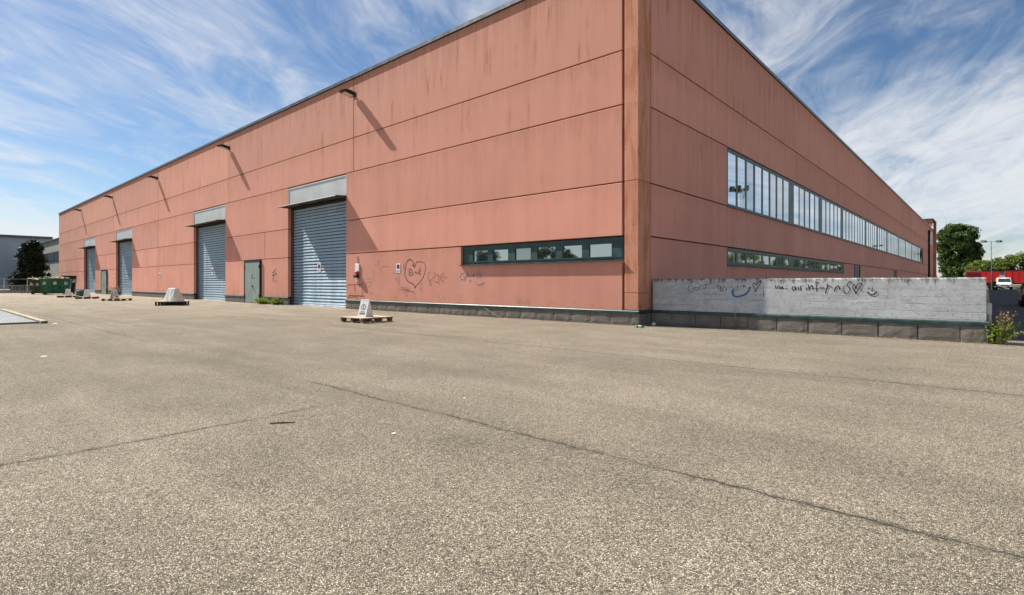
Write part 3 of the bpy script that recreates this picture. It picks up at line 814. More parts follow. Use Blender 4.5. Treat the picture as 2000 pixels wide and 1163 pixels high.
for a, b in ((34.72, 37.28), (58.52, 60.58)):
    MB().box(-.13, -.02, a, b, 0.37, 2.72).box(-.02, .03, a, a+.09, .37, 2.74).box(-.02, .03, b-.09, b, .37, 2.74).build('side_door', FRAME, wh)
# far end: taller stair block with its own coping, downpipe and light panel
MB().box(-6.5, .35, 108.4, 108.7, 11.5, 12.75).box(-6.5, -.4, 108.71, 116.2, 11.52, 12.75).build('stair_block', COLM, wh)
MB().box(-6.7, .5, 108.2, 116.6, 12.76, 12.92).build('stair_block_coping', FASCIA, wh)
MB().box(.02, .45, 116.0, 116.9, 0, 12.75).build('end_fin', COLM, wh)
MB().tube([(.16, 104.2, .5), (.16, 104.2, 10.2)], .16, 8).box(.0, .36, 103.9, 104.5, 10.0, 10.5).build('downpipe', DARKM, wh)
MB().box(.005, .05, 108.5, 113.5, 8.2, 10.7).build('light_panel', PANELG, wh)
# graffiti on the pink panels
def strokes_obj(key, name, m, parent, fn):
    mb = MB()
    for i, (w, pts) in enumerate(STROKES[key]):
        d = i*.0002
        mb.ribbon(pts, w*.92, lambda a, b: fn(a, b, d))
    return mb.build(name, m, parent)
fs = lambda a, b, d: (a, -.003-d, b)
strokes_obj('heart', 'heart_graffiti', GRAFW, wh, fs)
strokes_obj('letters', 'letter_graffiti', GRAFW, wh, lambda a, b, d: (a, -.008-d, b))
strokes_obj('scrawl', 'faint_scrawl', GRAFB, wh, lambda a, b, d: (a, -.012-d, b))
strokes_obj('blue tag', 'blue_tag', GRAFBL2, wh, fs)
strokes_obj('pale tag', 'washed_tag', GRAFP, wh, fs)
strokes_obj('door tag', 'black_tag', GRAF, wh, fs)
strokes_obj('rust', 'rusted_bracket_marks', RUST, wh, fs)

# ------------------------------------------------------------------ low concrete wall running on from the corner
WY = .75
lw = thing('concrete_wall', 'low grey board-marked concrete wall with graffiti beside the warehouse corner', 'wall', (0, WY, 0))
mb = MB(); n = 60; x0, x1 = .09, 7.82
bm_v = []
for i in range(n+1):
    x = x0 + (x1-x0)*i/n; e = random.uniform(-.007, .007); f = random.uniform(-.006, .006)
    bm_v += [(x, WY, .44), (x, WY, 1.385+e), (x, WY+.02, 1.415+f), (x, WY+.30, 1.415+e), (x, WY+.30, .44)]
fs_ = [(5*i+k, 5*i+(k+1) % 5, 5*i+5+(k+1) % 5, 5*i+5+k) for i in range(n) for k in range(5)] + [(0,1,2,3,4), tuple(5*n+k for k in (4,3,2,1,0))]
mb.add(bm_v, fs_).build('wall_slab', WALLC, lw)
MB().box(.09, 7.81, WY+.01, WY+.29, 0, .439).build('footing', BLOCK, lw)
plinth_s(.05, 7.88, WY, lw)
for x in (3.66-.735*4, 3.66-.735*3, 3.66-.735*2, 3.66-.735, 3.66, 4.40, 5.15, 5.89, 6.64, 7.39):
    block(x-.735 if x > .8 else .05, x, WY-.03, .365, lw)
block(7.39, 7.85, WY-.03, .365, lw)
MB().tube([(7.87, WY+.12, 0), (7.87, WY+.12, .62)], .035, 8).box(7.83, 7.91, WY+.08, WY+.16, .62, .86).build('end_post', GALV, lw)
ws = lambda a, b, d: (a, WY-.004-d, b)
strokes_obj('motto', 'lettering', GRAF, lw, ws)
strokes_obj('wall scrawl', 'scrawled_lettering', GRAF, lw, ws)
strokes_obj('smile', 'blue_smile', GRAFBLUE, lw, lambda a, b, d: (a, WY-.012, b))
strokes_obj('eyes', 'smile_eyes', GRAF, lw, lambda a, b, d: (a, WY-.013, b))

# ------------------------------------------------------------------ floodlights under the roof edge
LG = 'floodlights along the facade'
def floodlight(x, z, label):
    t = thing('floodlight', label, 'floodlight', (x, 0, z), 0, LG)
    w = .21
    prof = [(-.10, -.10), (-.66, .0), (-.74, .075), (-.60, .11), (-.52, .15), (-.14, .10), (-.08, .03)]
    MB().prism(prof, lambda p, q: (-w, p, q), lambda p, q: (w, p, q)).build('housing', BLACK, t, True)
    MB().add([(-w+.03, -.16, -.094), (w-.03, -.16, -.094), (w-.03, -.62, -.012), (-w+.03, -.62, -.012)], [(0,1,2,3)]).build('lens', CHROME, t, True)
    MB().box(-.03, .03, -.12, .0, -.02, .05).box(-.09, .09, -.03, .0, -.12, .16).build('bracket', BLACK, t, True)
    for k in range(3): MB().box(-w-.004, w+.004, -.30-.1*k, -.285-.1*k, .09-.0*k, .165).build('cooling_fin', BLACK, t, True)
    return t
ordn = ['first', 'second', 'third', 'fourth', 'fifth']
for i, x in enumerate((-15.47, -31.05, -47.05, -63.0, -78.9)):
    floodlight(x, 10.52, f'black box floodlight under the roof edge, {ordn[i]} lamp from the corner column')

# ------------------------------------------------------------------ plates and boxes on the wall
def disc(mb, cx, cz, r, y, n=20, r0=0.):
    b = len(mb.v)
    if r0 <= 0:
        mb.v += [(cx+r*math.cos(6.2832*k/n), y, cz+r*math.sin(6.2832*k/n)) for k in range(n)]; mb.f.append(tuple(range(b, b+n)))
    else:
        for k in range(n):
            a = 6.2832*k/n; mb.v += [(cx+r*math.cos(a), y, cz+r*math.sin(a)), (cx+r0*math.cos(a), y, cz+r0*math.sin(a))]
        for k in range(n):
            a = b+2*k; c = b+2*((k+1) % n); mb.f.append((a, a+1, c+1, c))
    return mb
def no_parking(x, z, y, w, h, label, group):
    t = thing('no_parking_plate', label, 'sign', (x, y, z), 0, group)
    MB().cbox(-w/2, w/2, -.012, .0, 0, h, .004).build('plate', WHITE, t, True)
    r = w*.36; cz = h*.68
    disc(MB(), 0, cz, r, -.0145).build('blue_disc', SIGNBLUE, t, True)
    disc(MB(), 0, cz, r, -.0165, 20, r*.86).build('red_ring', SIGNRED, t, True)
    s = r*.72*.707; d = r*.07
    MB().add([(-s-d, -.0175, cz+s-d), (-s+d, -.0175, cz+s+d), (s+d, -.0175, cz-s+d), (s-d, -.0175, cz-s-d)], [(0,1,2,3)]).build('red_bar', SIGNRED, t, True)
    MB().box(-w*.4, w*.4, -.0145, -.012, h*.22, h*.25).box(-w*.4, w*.4, -.0145, -.012, h*.12, h*.155).build('print_line', INK, t, True)
SG = 'no parking plates'
no_parking(-11.905, 1.74, -.001, .31, .41, 'white no-parking plate on pink wall beside the black heart graffiti', SG)
for i, (a, b) in enumerate(DOORS):
    no_parking(a+3.02, 1.88, RY-.018, .36, .45, f'small white no-parking plate on the {ordn[i]} roller door from the corner column', SG)
for x, z, lb in ((-46.35, 1.75, 'small white plate on pink wall halfway between second and third roller doors'), (-62.2, 1.6, 'small white plate on pink wall just past the third roller door'), (-78.0, 2.5, 'small white plate on pink wall between far roller door and green skip')):
    t = thing('wall_plate', lb, 'sign', (x, -.001, z), 0); MB().cbox(-.16, .16, -.012, .0, 0, .45, .004).build('plate', WHITE, t, True); MB().box(-.1, .1, -.015, -.012, .1, .3).build('print_patch', INK, t, True)
sb = thing('socket_box', 'white and grey socket box with red and black cover on pink wall', 'socket box', (-15.18, -.001, 1.30))
MB().cbox(-.17, .17, -.05, .0, .55, .92, .01).build('top_box', WHITE, sb, True)
MB().cbox(-.04, .12, -.16, .0, .40, .54, .015).build('red_cover', SIGNRED, sb, True)
MB().cbox(-.13, .15, -.17, .0, .24, .395, .015).build('black_socket', BLKPL, sb, True)
MB().cbox(-.11, .12, -.06, .0, .03, .195, .01).build('lower_box', PANELG, sb, True)
MB().tube([(0, -.02, .92), (0, -.02, 1.30)], .016, 6).build('conduit', GALV, sb, True)

# ------------------------------------------------------------------ pallets and folding signs
PG = 'pallets put out on the yard'
def pallet(loc, rz, label, w=1.2, d=1.2, m=WOOD, mb_=WOODD, nb=7):
    t = thing('pallet', label, 'pallet', loc, rz, PG); t.scale = (1, 1, 1.22)
    bw = .13; gap = (d-nb*bw)/(nb-1)
    for i in range(nb):
        y = -d/2 + i*(bw+gap); j = random.uniform(-.008, .008)
        MB().cbox(-w/2+j, w/2+j, y, y+bw, .122, .144, .003).build('deck_board', m, t, True)
    for x in (-w/2, -.065, w/2-.13):
        MB().cbox(x, x+.13, -d/2+.005, d/2-.005, .100, .1215, .003).build('cross_board', mb_, t, True)
        for y in (-d/2+.01, -.07, d/2-.15): MB().cbox(x, x+.13, y, y+.14, .0225, .0995, .004).build('block', mb_, t, True)
    for x in (-w/2, -.065, w/2-.13): MB().cbox(x, x+.13, -d/2+.005, d/2-.005, .001, .022, .003).build('skid_board', m, t, True)
    return t
def asign(loc, rz, label, h=.52, w=.30, d=.34, closed=True, pinkish=False):
    t = thing('folding_sign', label, 'sign', loc, rz, 'folding signs standing on pallets')
    th = .012; hh = Vector((0, -d/2, h)).normalized()
    for s in (-1, 1):
        prof = [(s*d/2, 0), (s*.012, h), (s*.012-s*th, h-.01), (s*d/2-s*th*1.3, 0)]
        MB().prism(prof, lambda p, q: (-w/2, p, q), lambda p, q: (w/2, p, q)).build('board', WHITE, t, True)
    MB().cbox(-w/2, w/2, -.016, .016, h-.004, h+.012, .004).build('ridge', WHITE, t, True)
    if closed:
        for s in (-1, 1):
            MB().prism([(-d/2+.03, .01), (d/2-.03, .01), (0, h-.03)], lambda p, q: (s*(w/2-.004), p, q), lambda p, q: (s*(w/2-.012), p, q)).build('side_flap', WHITE, t, True)
    else: MB().box(-w/2+.02, w/2-.02, -d*.30, d*.30, .17, .18).build('spacer', GALV, t, True)
    # flat print on the front board: an emblem ring and two blocks of small print
    sl_ = (d/2-.012)/h
    def on(a, q): return (a, -(d/2 - q*sl_)-.003, q)
    ink = PINK if pinkish else INK
    mb = MB(); n = 24; b0 = 0
    for k in range(n):
        an = 6.2832*k/n; mb.v += [on(w*.30*math.cos(an), h*.58+h*.17*math.sin(an)), on(w*.24*math.cos(an), h*.58+h*.135*math.sin(an))]
    for k in range(n): a = 2*k; c = 2*((k+1) % n); mb.f.append((a, a+1, c+1, c))
    mb.build('emblem_ring', ink, t, True)
    mb = MB().ribbon([(-.03, h*.66), (.02, h*.64), (-.02, h*.58), (.03, h*.53), (-.01, h*.49)], .02, on); mb.build('emblem', ink, t, True)
    mb = MB()
    for q, ww in ((.30, .26), (.22, .36), (.17, .34)): mb.ribbon([(-w*ww, h*q), (0, h*q), (w*ww, h*q)], h*.035, on)
    mb.build('small_print', ink, t, True)
    return t
pallet((-7.58, -4.46, 0), math.radians(4), 'pale wooden pallet with a white folding sign in front of the block plinth')
asign((-7.60, -4.50, .174), math.radians(14), 'white folding sign with dark emblem on the pale pallet by the plinth', .55, .36, .36)
t = thing('pallet', 'black pallet with row of openings carrying a white plastic covered load', 'pallet', (-27.1, -4.55, 0), math.radians(58), PG)
MB().cbox(-.72, .72, -.5, .5, .215, .25, .006).build('deck', WOOD, t, True); MB().cbox(-.72, .72, -.5, .5, .001, .028, .006).build('base_frame', BLKPL, t, True)
for i in range(9):
    x = -.72 + i*(1.44-.075)/8
    for y in (-.5, -.05, .41): MB().cbox(x, x+.075, y, y+.09, .0285, .2145, .004).build('block', BLKPL, t, True)
bag = thing('covered_load', 'creased white plastic sheet tied over a stack on the black pallet', 'plastic sheet', (-27.08, -4.5, .249), math.radians(22))
bm = bmesh.new(); NX, NZ = 28, 12; rows = []
for j in range(NZ+1):
    t_ = j/NZ; row = []
    hw = .47 - .20*t_; hd = .38 - .26*t_
    for i in range(NX):
        a = 6.2832*i/NX; c_, s_ = math.cos(a), math.sin(a); e = 24.0
        r = (abs(c_)**e + abs(s_)**e)**(-1/e)
        fold = 1 + .025*math.sin(a*9+t_*2.5) + .09*noise.noise((c_*2.5, s_*2.5, t_*2))
        row.append(bm.verts.new((c_*r*hw*fold - .10*t_*0, s_*r*hd*fold, (.72*t_) + .02*noise.noise((c_*3, s_*3, 5)))))
    rows.append(row)
for j in range(NZ):
    for i in range(NX): bm.faces.new((rows[j][i], rows[j][(i+1) % NX], rows[j+1][(i+1) % NX], rows[j+1][i]))
bm.faces.new(rows[-1]); bm.faces.new(rows[0][::-1])
SHEETM = plain('thin_white_sheeting', (.74, .73, .66), .4, 0, .10, 3)
mb = MB().bm(bm); mb.build('sheet', SHEETM, bag, True)
MB().cbox(-.24, .24, -.09, .09, .70, .735, .01).build('folded_top', WHITE, bag, True)
pallet((-38.8, -4.7, 0), math.radians(35), 'flat plywood-topped pallet with an open folding sign seen from its side', 1.3, 1.2, WOOD, WOODD, 9)
asign((-38.75, -4.85, .174), math.radians(132), 'white folding sign standing open edge-on on the plywood pallet', .62, .42, .42, False)
pallet((-46.5, -5.05, 0), math.radians(62), 'wooden pallet with a pink printed sign, next beyond the plywood pallet', 1.25, 1.1)
asign((-46.55, -5.05, .174), math.radians(28), 'white sign with bleached red print on the pallet next beyond the plywood one', .56, .50, .20, True, True)
pallet((-52.6, -5.3, 0), math.radians(62), 'wooden pallet with a pink printed sign, closest to the green skip', 1.25, 1.1)
asign((-52.75, -5.3, .174), math.radians(28), 'white sign with bleached red print on the pallet closest to the green skip', .56, .50, .20, True, True)
dr = thing('plastic_drum', 'small teal plastic drum behind the pallet closest to the skip', 'drum', (-55.6, -4.0, 0))
mb = MB(); pr = [(.0, .0), (.26, .0), (.29, .06), (.29, .25), (.31, .28), (.29, .31), (.29, .5), (.25, .56), (0, .56)]
for q in range(14):
    a = 6.2832*q/14; mb.v += [(r*math.cos(a), r*math.sin(a), z) for r, z in pr]
for q in range(14):
    for k in range(len(pr)-1): a = q*9+k; c = ((q+1) % 14)*9+k; mb.f.append((a, c, c+1, a+1))
mb.smooth = True; mb.build('drum_body', TEAL, dr, True)
MB().tube([(.0, .0, .55), (.0, .0, .60)], .06, 10).build('cap', WHITE, dr, True)

# ------------------------------------------------------------------ skips
def skip(loc, rz, label, L=2.55, W=1.7, H=1.75, m=SKIPG, heap=True, hm=RUBBLE):
    t = thing('skip', label, 'skip', loc, rz, 'waste skips by the far end wall')
    mb = MB(); b, tp = .12, H; i0 = .05
    def ring(l, w, z): return [(-l/2, -w/2, z), (l/2, -w/2, z), (l/2, w/2, z), (-l/2, w/2, z)]
    v = ring(L-.3, W-.25, b) + ring(L, W, tp) + ring(L-.1, W-.1, tp) + ring(L-.4, W-.35, b+.05)
    f = [(3,2,1,0)] + [(k+4*r, (k+1) % 4+4*r, (k+1) % 4+4*r+4, k+4*r+4) for r in range(3) for k in range(4)] + [(12,13,14,15)]
    mb.add(v, f).build('tub', m, t, True)
    MB().cbox(-L/2-.03, L/2+.03, -W/2-.05, -W/2+.01, H-.10, H+.01, .01).build('rim', m, t, True)
    for k in range(6):
        x = -L/2+.25+k*(L-.5)/5; s = .9
        MB().prism([(-W/2-.045, H-.10), (-W/2+.02, H-.10), (-W/2+.145, b+.02), (-W/2+.08, b+.02)], lambda p, q: (x*(.9 if q < .5 else 1)-.035, p, q), lambda p, q: (x*(.9 if q < .5 else 1)+.035, p, q)).build('rib', m, t, True)
    for x in (-L*.36, -.02, L*.36):
        MB().add([(x-.14, -W/2-.006, H*.62), (x+.14, -W/2-.006, H*.62), (x+.14, -W/2-.012, H*.8), (x-.14, -W/2-.012, H*.8)], [(0,1,2,3)]).build('painted_panel', PANELG, t, True)
    for x in (-L*.35, L*.35): MB().box(x-.06, x+.06, -W/2+.1, W/2-.1, 0, b+.03).build('skid', DARKM, t, True)
    if heap:
        bm = bmesh.new(); bmesh.ops.create_grid(bm, x_segments=22, y_segments=12, size=.5)
        for v_ in bm.verts:
            x, y = v_.co.x, v_.co.y; e = max(0, 1-(2*abs(x))**3)*max(0, 1-(2*abs(y))**3)
            v_.co = Vector((x*(L-.2), y*(W-.2), H-.12 + e*(.18 + .35*abs(noise.noise((x*5, y*5, 2))) + .12*noise.noise((x*14, y*14, 7)))))
        MB().bm(bm).build('rubbish_heap', hm, t, True)
        for k in range(10):
            x = random.uniform(-L*.42, L*.42); y = random.uniform(-W*.42, W*.1); z = H+random.uniform(-.02, .15); a = random.uniform(0, 3)
            l = random.uniform(.2, .55); w_ = random.uniform(.08, .3)
            MB().add([(x-l*math.cos(a), y-w_, z), (x+l*math.cos(a), y-w_*.5, z+l*math.sin(a)*.5), (x+l*math.cos(a), y+w_, z+l*math.sin(a)*.5+.03), (x-l*math.cos(a), y+w_, z+.05)], [(0,1,2,3)]).build('scrap', random.choice((RUBBLE, WHITE, WOOD, YELLOW)), t, True)
    return t
RZ = math.radians(76)
skip((-68.2, -3.95, 0), RZ, 'green waste skip with three pale panels heaped with rubbish')
skip((-71.4, -5.0, 0), RZ, 'rusty olive skip heaped with rags behind the green one', 1.4, 1.5, 1.6, plain('rusty_olive_paint', (.085, .085, .03), .8, 0, .5, 2))
skip((-71.8, -2.3, 0), RZ, 'black empty skip against the pink wall behind the green one', 1.3, 1.2, 2.1, DARKM, False)

# ------------------------------------------------------------------ steel grating with kerb at the left
gt = thing('drain_grating', 'ribbed steel drain grating with a worn yellow kerb set in the yard', 'grating', (-15, -11.8, 0))
mb = MB()
for i in range(34):
    y = -11.82 - i*.085; mb.box(-26.5, -15.05, y-.034, y, .008, .030)
tag(mb.build('grating_bars', plain('weathered_grating_steel', (.26, .28, .31), .55, .4, .2, 3), gt), kind='stuff')
MB().box(-26.52, -15.03, -14.8, -11.80, .003, .007).build('grating_bed', DARKM, gt)
MB().cbox(-26.5, -14.6, -11.79, -11.62, .002, .085, .008).build('kerb', YELLOW, gt)
MB().box(-15.02, -14.86, -14.8, -11.80, .003, .05).build('end_angle', BLOCK, gt)

# ------------------------------------------------------------------ vegetation
def leaves(n, place, size, seed, flat=.0):
    rs = np.random.RandomState(seed); C, S = place(rs, n)
    a = rs.normal(size=(len(C), 3)); a /= np.linalg.norm(a, axis=1)[:, None]
    b = rs.normal(size=(len(C), 3)); b -= a*(a*b).sum(1)[:, None]; b /= np.linalg.norm(b, axis=1)[:, None]
    s = (size*S*rs.uniform(.6, 1.3, len(C)))[:, None]
    v = np.stack([C-a*s, C-b*s*.45+a*s*.1, C+a*s, C+b*s*.45+a*s*.1], 1).reshape(-1, 3)
    me = bpy.data.meshes.new('foliage'); k = len(C)
    me.vertices.add(4*k); me.vertices.foreach_set('co', v.ravel()); me.loops.add(4*k); me.loops.foreach_set('vertex_index', np.arange(4*k, dtype=np.int32))
    me.polygons.add(k); me.polygons.foreach_set('loop_start', np.arange(0, 4*k, 4, dtype=np.int32)); me.polygons.foreach_set('loop_total', np.full(k, 4, dtype=np.int32)); me.update(calc_edges=True)
    return me
def crown(h0, h1, rx, shape, clumps, cr):
    """clumps spread through a crown volume, denser towards the skin"""
    def place(rs, n):
        cs = []
        while len(cs) < clumps:
            t = rs.uniform(0, 1); r = shape(t)*rx; a = rs.uniform(0, 6.2832); q = rs.uniform(.25, 1)**.5
            cs.append((r*q*math.cos(a), r*q*math.sin(a), h0+(h1-h0)*t, rs.uniform(.6, 1.25)))
        cs = np.array(cs); pick = rs.randint(0, clumps, n); g = rs.normal(size=(n, 3)); g /= np.linalg.norm(g, axis=1)[:, None]
        g *= (rs.uniform(0, 1, n)**.45)[:, None]
        C = cs[pick, :3] + g*(cr*cs[pick, 3])[:, None]*np.array([1, 1, .8])
        C[:, 2] = np.maximum(C[:, 2], .05)
        return C, np.ones(n)
    return place
def tree(name, label, cat, loc, h, rx, shape, n, size, m, trunk_h, tr, seed, clumps=70, cr=.9, group=None, h0=None):
    t = thing(name, label, cat, loc, 0, group); rs = random.Random(seed)
    h0 = trunk_h*.8 if h0 is None else h0
    me = leaves(n, crown(h0, h-cr*.5, max(.2, rx-cr*.6), shape, clumps, cr), size, seed); link('crown', me, m, t)
    mb = MB(); top = Vector((rs.uniform(-.2, .2), rs.uniform(-.2, .2), h*.8))
    mb.tube([(0,0,0), top*.3, top*.65, top], [tr, tr*.8, tr*.5, tr*.15], 9); tk = mb.build('trunk', BARK, t, True)
    for k in range(7):
        p = top*rs.uniform(.3, .8); a = rs.uniform(0, 6.28); r = rx*rs.uniform(.5, .85); q = p+Vector((r*math.cos(a), r*math.sin(a), rx*rs.uniform(.2, .6)))
        q.z = min(q.z, h*.92)
        MB().tube([p, (p+q)/2+Vector((0,0,-.1)), q], [tr*.4, tr*.25, tr*.06], 6).build('limb', BARK, tk, True)
    return t
dome = lambda t: math.sqrt(max(0, 1-(2*t-.85)**2/1.35)) if t < .98 else .1
cone = lambda t: max(.12, (1-t)**.62)*(1 if t > .12 else .85)
column = lambda t: .82+.18*math.sin(t*3.0) if t < .85 else max(.35, 1-(t-.85)*4.2)
tree('evergreen_tree', 'dense dark evergreen tree behind the fence in front of the grey hall', 'tree', (-85.6, -4.0, 0), 6.75, 2.25, lambda t: (1-t**1.9)**.75*.92+.08, 17000, .17, LEAFD, .8, .16, 3, 95, .66, h0=.5)
tree('columnar_tree', 'tall broad columnar tree beyond the end of the warehouse', 'tree', (1.7, 181, 0), 18.0, 5.4, column, 60000, .29, LEAFM, 1.6, .4, 5, 230, 1.25, h0=.9)
TG = 'pale green trees beyond the red trailers'
bgt = [(6.6, 170, 7.0, 3.6, LEAFL), (10.2, 174, 7.6, 3.8, LEAFL), (14.6, 176, 9.2, 5.0, LEAFL), (21.5, 172, 9.5, 5.0, LEAFM), (29, 168, 11, 5.5, LEAFL), (37, 160, 10, 5.2, LEAFM), (46, 150, 11, 5.6, LEAFL), (56, 140, 12, 6, LEAFM), (3.0, 196, 6.2, 3.2, LEAFM), (-6.5, 190, 5.8, 3.0, LEAFL)]
for i, (x, y, h, r, m) in enumerate(bgt):
    lb = ['small pale green tree behind the lamp post', 'pale green tree above the gap between the red trailers', 'tallest pale green tree above the far red trailer'][i] if i < 3 else ('low tree partly hidden behind the tall columnar tree' if i > 7 else 'tree of the row along the far side, mirrored in the lower side window')
    tree('background_tree', lb, 'tree', (x, y, 0), h, r, dome, 9000, .30, m, h*.25, .18, 20+i, 60, 1.2, TG)
for i, (x, y, h, r) in enumerate(((-92, -62, 10, 5), (-80, -74, 8.5, 4.5), (-66, -82, 9.5, 5), (-43, -78, 6.2, 3.2), (-50, -110, 7.5, 4), (-30, -70, 5.6, 2.4))):
    tree('yard_tree', 'tree across the yard, mirrored in the ribbon window of the street front', 'tree', (x, y, 0), h, r, dome, 5000, .34, LEAFM, h*.25, .18, 80+i, 45, 1.2, 'trees across the yard')
def bush(name, label, loc, h, r, n, size, m, seed, group=None, cat='bush'):
    t = thing(name, label, cat, loc, 0, group)
    me = leaves(n, crown(.08, h, r, lambda q: max(.25, 1-q*.7), 22, r*.4), size, seed); link('foliage', me, m, t)
    mb = MB()
    rs = random.Random(seed)
    for k in range(9):
        a = rs.uniform(0, 6.28); mb.tube([(0,0,0), (r*.35*math.cos(a), r*.35*math.sin(a), h*.5), (r*.6*math.cos(a), r*.6*math.sin(a), h*.85)], [.012*h+.004, .008*h+.003, .002], 5)
    mb.build('stems', DRY, t, True); return t
bush('bush', 'yellow-green bush beside the lamp post', (8.55, 113.5, 0), 1.5, .7, 2000, .12, LEAFL, 41, 'rough bushes at the end of the road')
bush('bush', 'dry yellow bush between the white van and the dark car', (13.3, 106, 0), 1.5, 1.4, 2500, .12, DRY, 42, 'rough bushes at the end of the road')
bush('bush', 'olive bush in front of the red trailer behind the white van', (15.8, 112, 0), 1.4, 1.5, 2500, .12, LEAFM, 43, 'rough bushes at the end of the road')
def weed(name, label, loc, h, r, n_st, m, seed, leafm, ls=.035, group=None):
    """tuft: leaning stems that carry small leaves and dry heads"""
    t = thing(name, label, 'weed', loc, 0, group); rs = random.Random(seed); pts = []; mb = MB()
    for k in range(n_st):
        a = rs.uniform(0, 6.28); l = h*rs.uniform(.45, 1); q = r*rs.uniform(.1, 1); bx, by = rs.uniform(-.25, .25)*r, rs.uniform(-.25, .25)*r
        P0 = Vector((bx, by, 0)); P2 = Vector((bx+q*math.cos(a), by+q*math.sin(a), l)); P1 = (P0+P2)/2 + Vector((0, 0, .12*l))
        mb.tube([P0, P1, P2], [.004, .003, .0012], 4); 
        for j in range(16):
            u = rs.uniform(.05, 1); p = (P0.lerp(P1, u*2) if u < .5 else P1.lerp(P2, u*2-1)); pts.append(tuple(p+Vector((rs.gauss(0, ls*.8), rs.gauss(0, ls*.8), rs.gauss(0, ls*.6)))))
    mb.build('stems', m, t, True); A = np.array(pts); A[:, 2] = np.maximum(A[:, 2], .01)
    me = leaves(len(A), lambda rs_, n: (A, np.ones(len(A))), ls, seed); tag(link('leaf_tuft', me, leafm, t), kind='stuff')
    return t
wd = weed('weed_clump', 'large straggly weed clump with dry heads at the end of the concrete wall', (7.98, .80, 0), .5, .42, 52, DRY, 51, WEEDM, .036)
rs = random.Random(5); mb = MB(); pts = []
for k in range(16):
    a = rs.uniform(-1.2, 1.9); l = rs.uniform(.35, .74); q = rs.uniform(.05, .36); tip = Vector((q*math.cos(a), q*math.sin(a)*.6, l)); mb.tube([(0,0,0), tip*.55+Vector((0,0,.05)), tip], [.005, .004, .002], 5)
    for j in range(22): pts.append(tuple(tip*rs.uniform(.72, 1.04)+Vector((rs.gauss(0,.022), rs.gauss(0,.022), rs.gauss(0,.03)))))
mb.build('dry_stems', DRY, wd, True); A = np.array(pts); tag(link('seed_heads', leaves(len(A), lambda r_, n: (A, np.ones(len(A))), .022, 8), DRY, wd), kind='stuff')
WG = 'bright weeds by the steel door'
weed('weed_clump', 'bright green weed tuft at the plinth beside the steel door', (-25.0, -.30, 0), .42, .62, 40, WEEDM, 52, WEEDM, .06, WG)
weed('weed_clump', 'bright green weed tuft at the plinth beside the first roller door', (-23.3, -.30, 0), .40, .55, 36, WEEDM, 53, WEEDM, .06, WG)
weed('dry_weed', 'thin dry weed growing out of the plinth strip of the concrete wall', (2.62, .66, 0), .62, .14, 5, DRY, 54, DRY, .02)
weed('dry_weed', 'low brown weed at the wall foot beside the drum', (-58.6, -.5, 0), 1.0, .9, 40, DRY, 55, DRY, .07)
# moss, crumbs and dry grass gathered along the foot of the plinths
def litter_strip(name, label, x0, x1, y, n, seed, m):
    rs_ = np.random.RandomState(seed)
    A = np.stack([rs_.uniform(x0, x1, n)*1.0, y - np.abs(rs_.normal(0, .06, n)), np.abs(rs_.normal(0, .008, n))+.006], 1)
    keep = [i for i in range(n) if noise.noise((A[i, 0]*1.7, seed, 0)) > -.12]; A = A[keep]
    o = link(name, leaves(len(A), lambda r_, k: (A, np.ones(len(A))), .020, seed), m); tag(o, label, 'litter', None, 'stuff')
litter_strip('leaf_litter', 'dry crumbs and leaf litter along the warehouse plinth', -16.2, 0.0, -.05, 2600, 61, DRY)
litter_strip('leaf_litter', 'dry crumbs and moss along the foot of the concrete wall', .3, 7.9, .70, 1500, 62, DRY)

# ------------------------------------------------------------------ small litter
bt = thing('plastic_bottle', 'crushed bright green plastic bottle lying at the corner of the plinth', 'bottle', (.36, -.56, .036), math.radians(30))
mb = MB().tube([(-.13, 0, .004), (-.10, 0, .002), (-.02, .005, -.004), (.06, 0, .0), (.10, 0, 0), (.13, 0, 0)], [.026, .038, .031, .037, .022, .013], 12); mb.smooth = True; mb.build('bottle_body', BOTTLE, bt, True)
MB().tube([(.128, 0, 0), (.150, 0, 0)], .016, 10).build('bottle_cap', WHITE, bt, True)
MB().tube([(-.06, .002, -.002), (.02, .004, -.003)], [.0385, .0365], 12, False).build('bottle_label', PAPER, bt, True)
bl = thing('paper_ball', 'crumpled pale blue paper ball in the shaded corner', 'litter', (.32, .34, .05))
bm = bmesh.new(); bmesh.ops.create_icosphere(bm, subdivisions=2, radius=.055)
for v_ in bm.verts: v_.co *= 1+.35*noise.noise(v_.co*40)
MB().bm(bm).build('crumpled_paper', PAPER, bl, True)
st = thing('cane', 'thin straw-coloured cane leaning on the block plinth', 'cane', (-5.5, -.2, 0)); 
MB().tube([(-.90, .12, .34), (-.4, .05, .17), (.12, -.05, .012)], [.011, .012, .010], 6).build('shaft', DRY, st, True)
MB().tube([(-.70, .08, .27), (-.72, .0, .20), (-.66, -.05, .14)], [.004, .003, .002], 5).build('side_shoot', DRY, st, True)
for lb, x, y, a, l in (('thin dark stick lying on the open asphalt', 2.99, -12.26, .9, .22), ('broken brown lath lying against the foot of the block plinth', -4.5, -.18, .02, .85)):
    s_ = thing('stick', lb, 'stick', (x, y, .009), a); MB().tube([(-l/2, 0, 0), (0, .004, .001), (l/2, 0, 0)], [.006, .008, .004], 6).build('shaft', WOODD if l < .5 else WOOD, s_, True)
sr = random.Random(4)
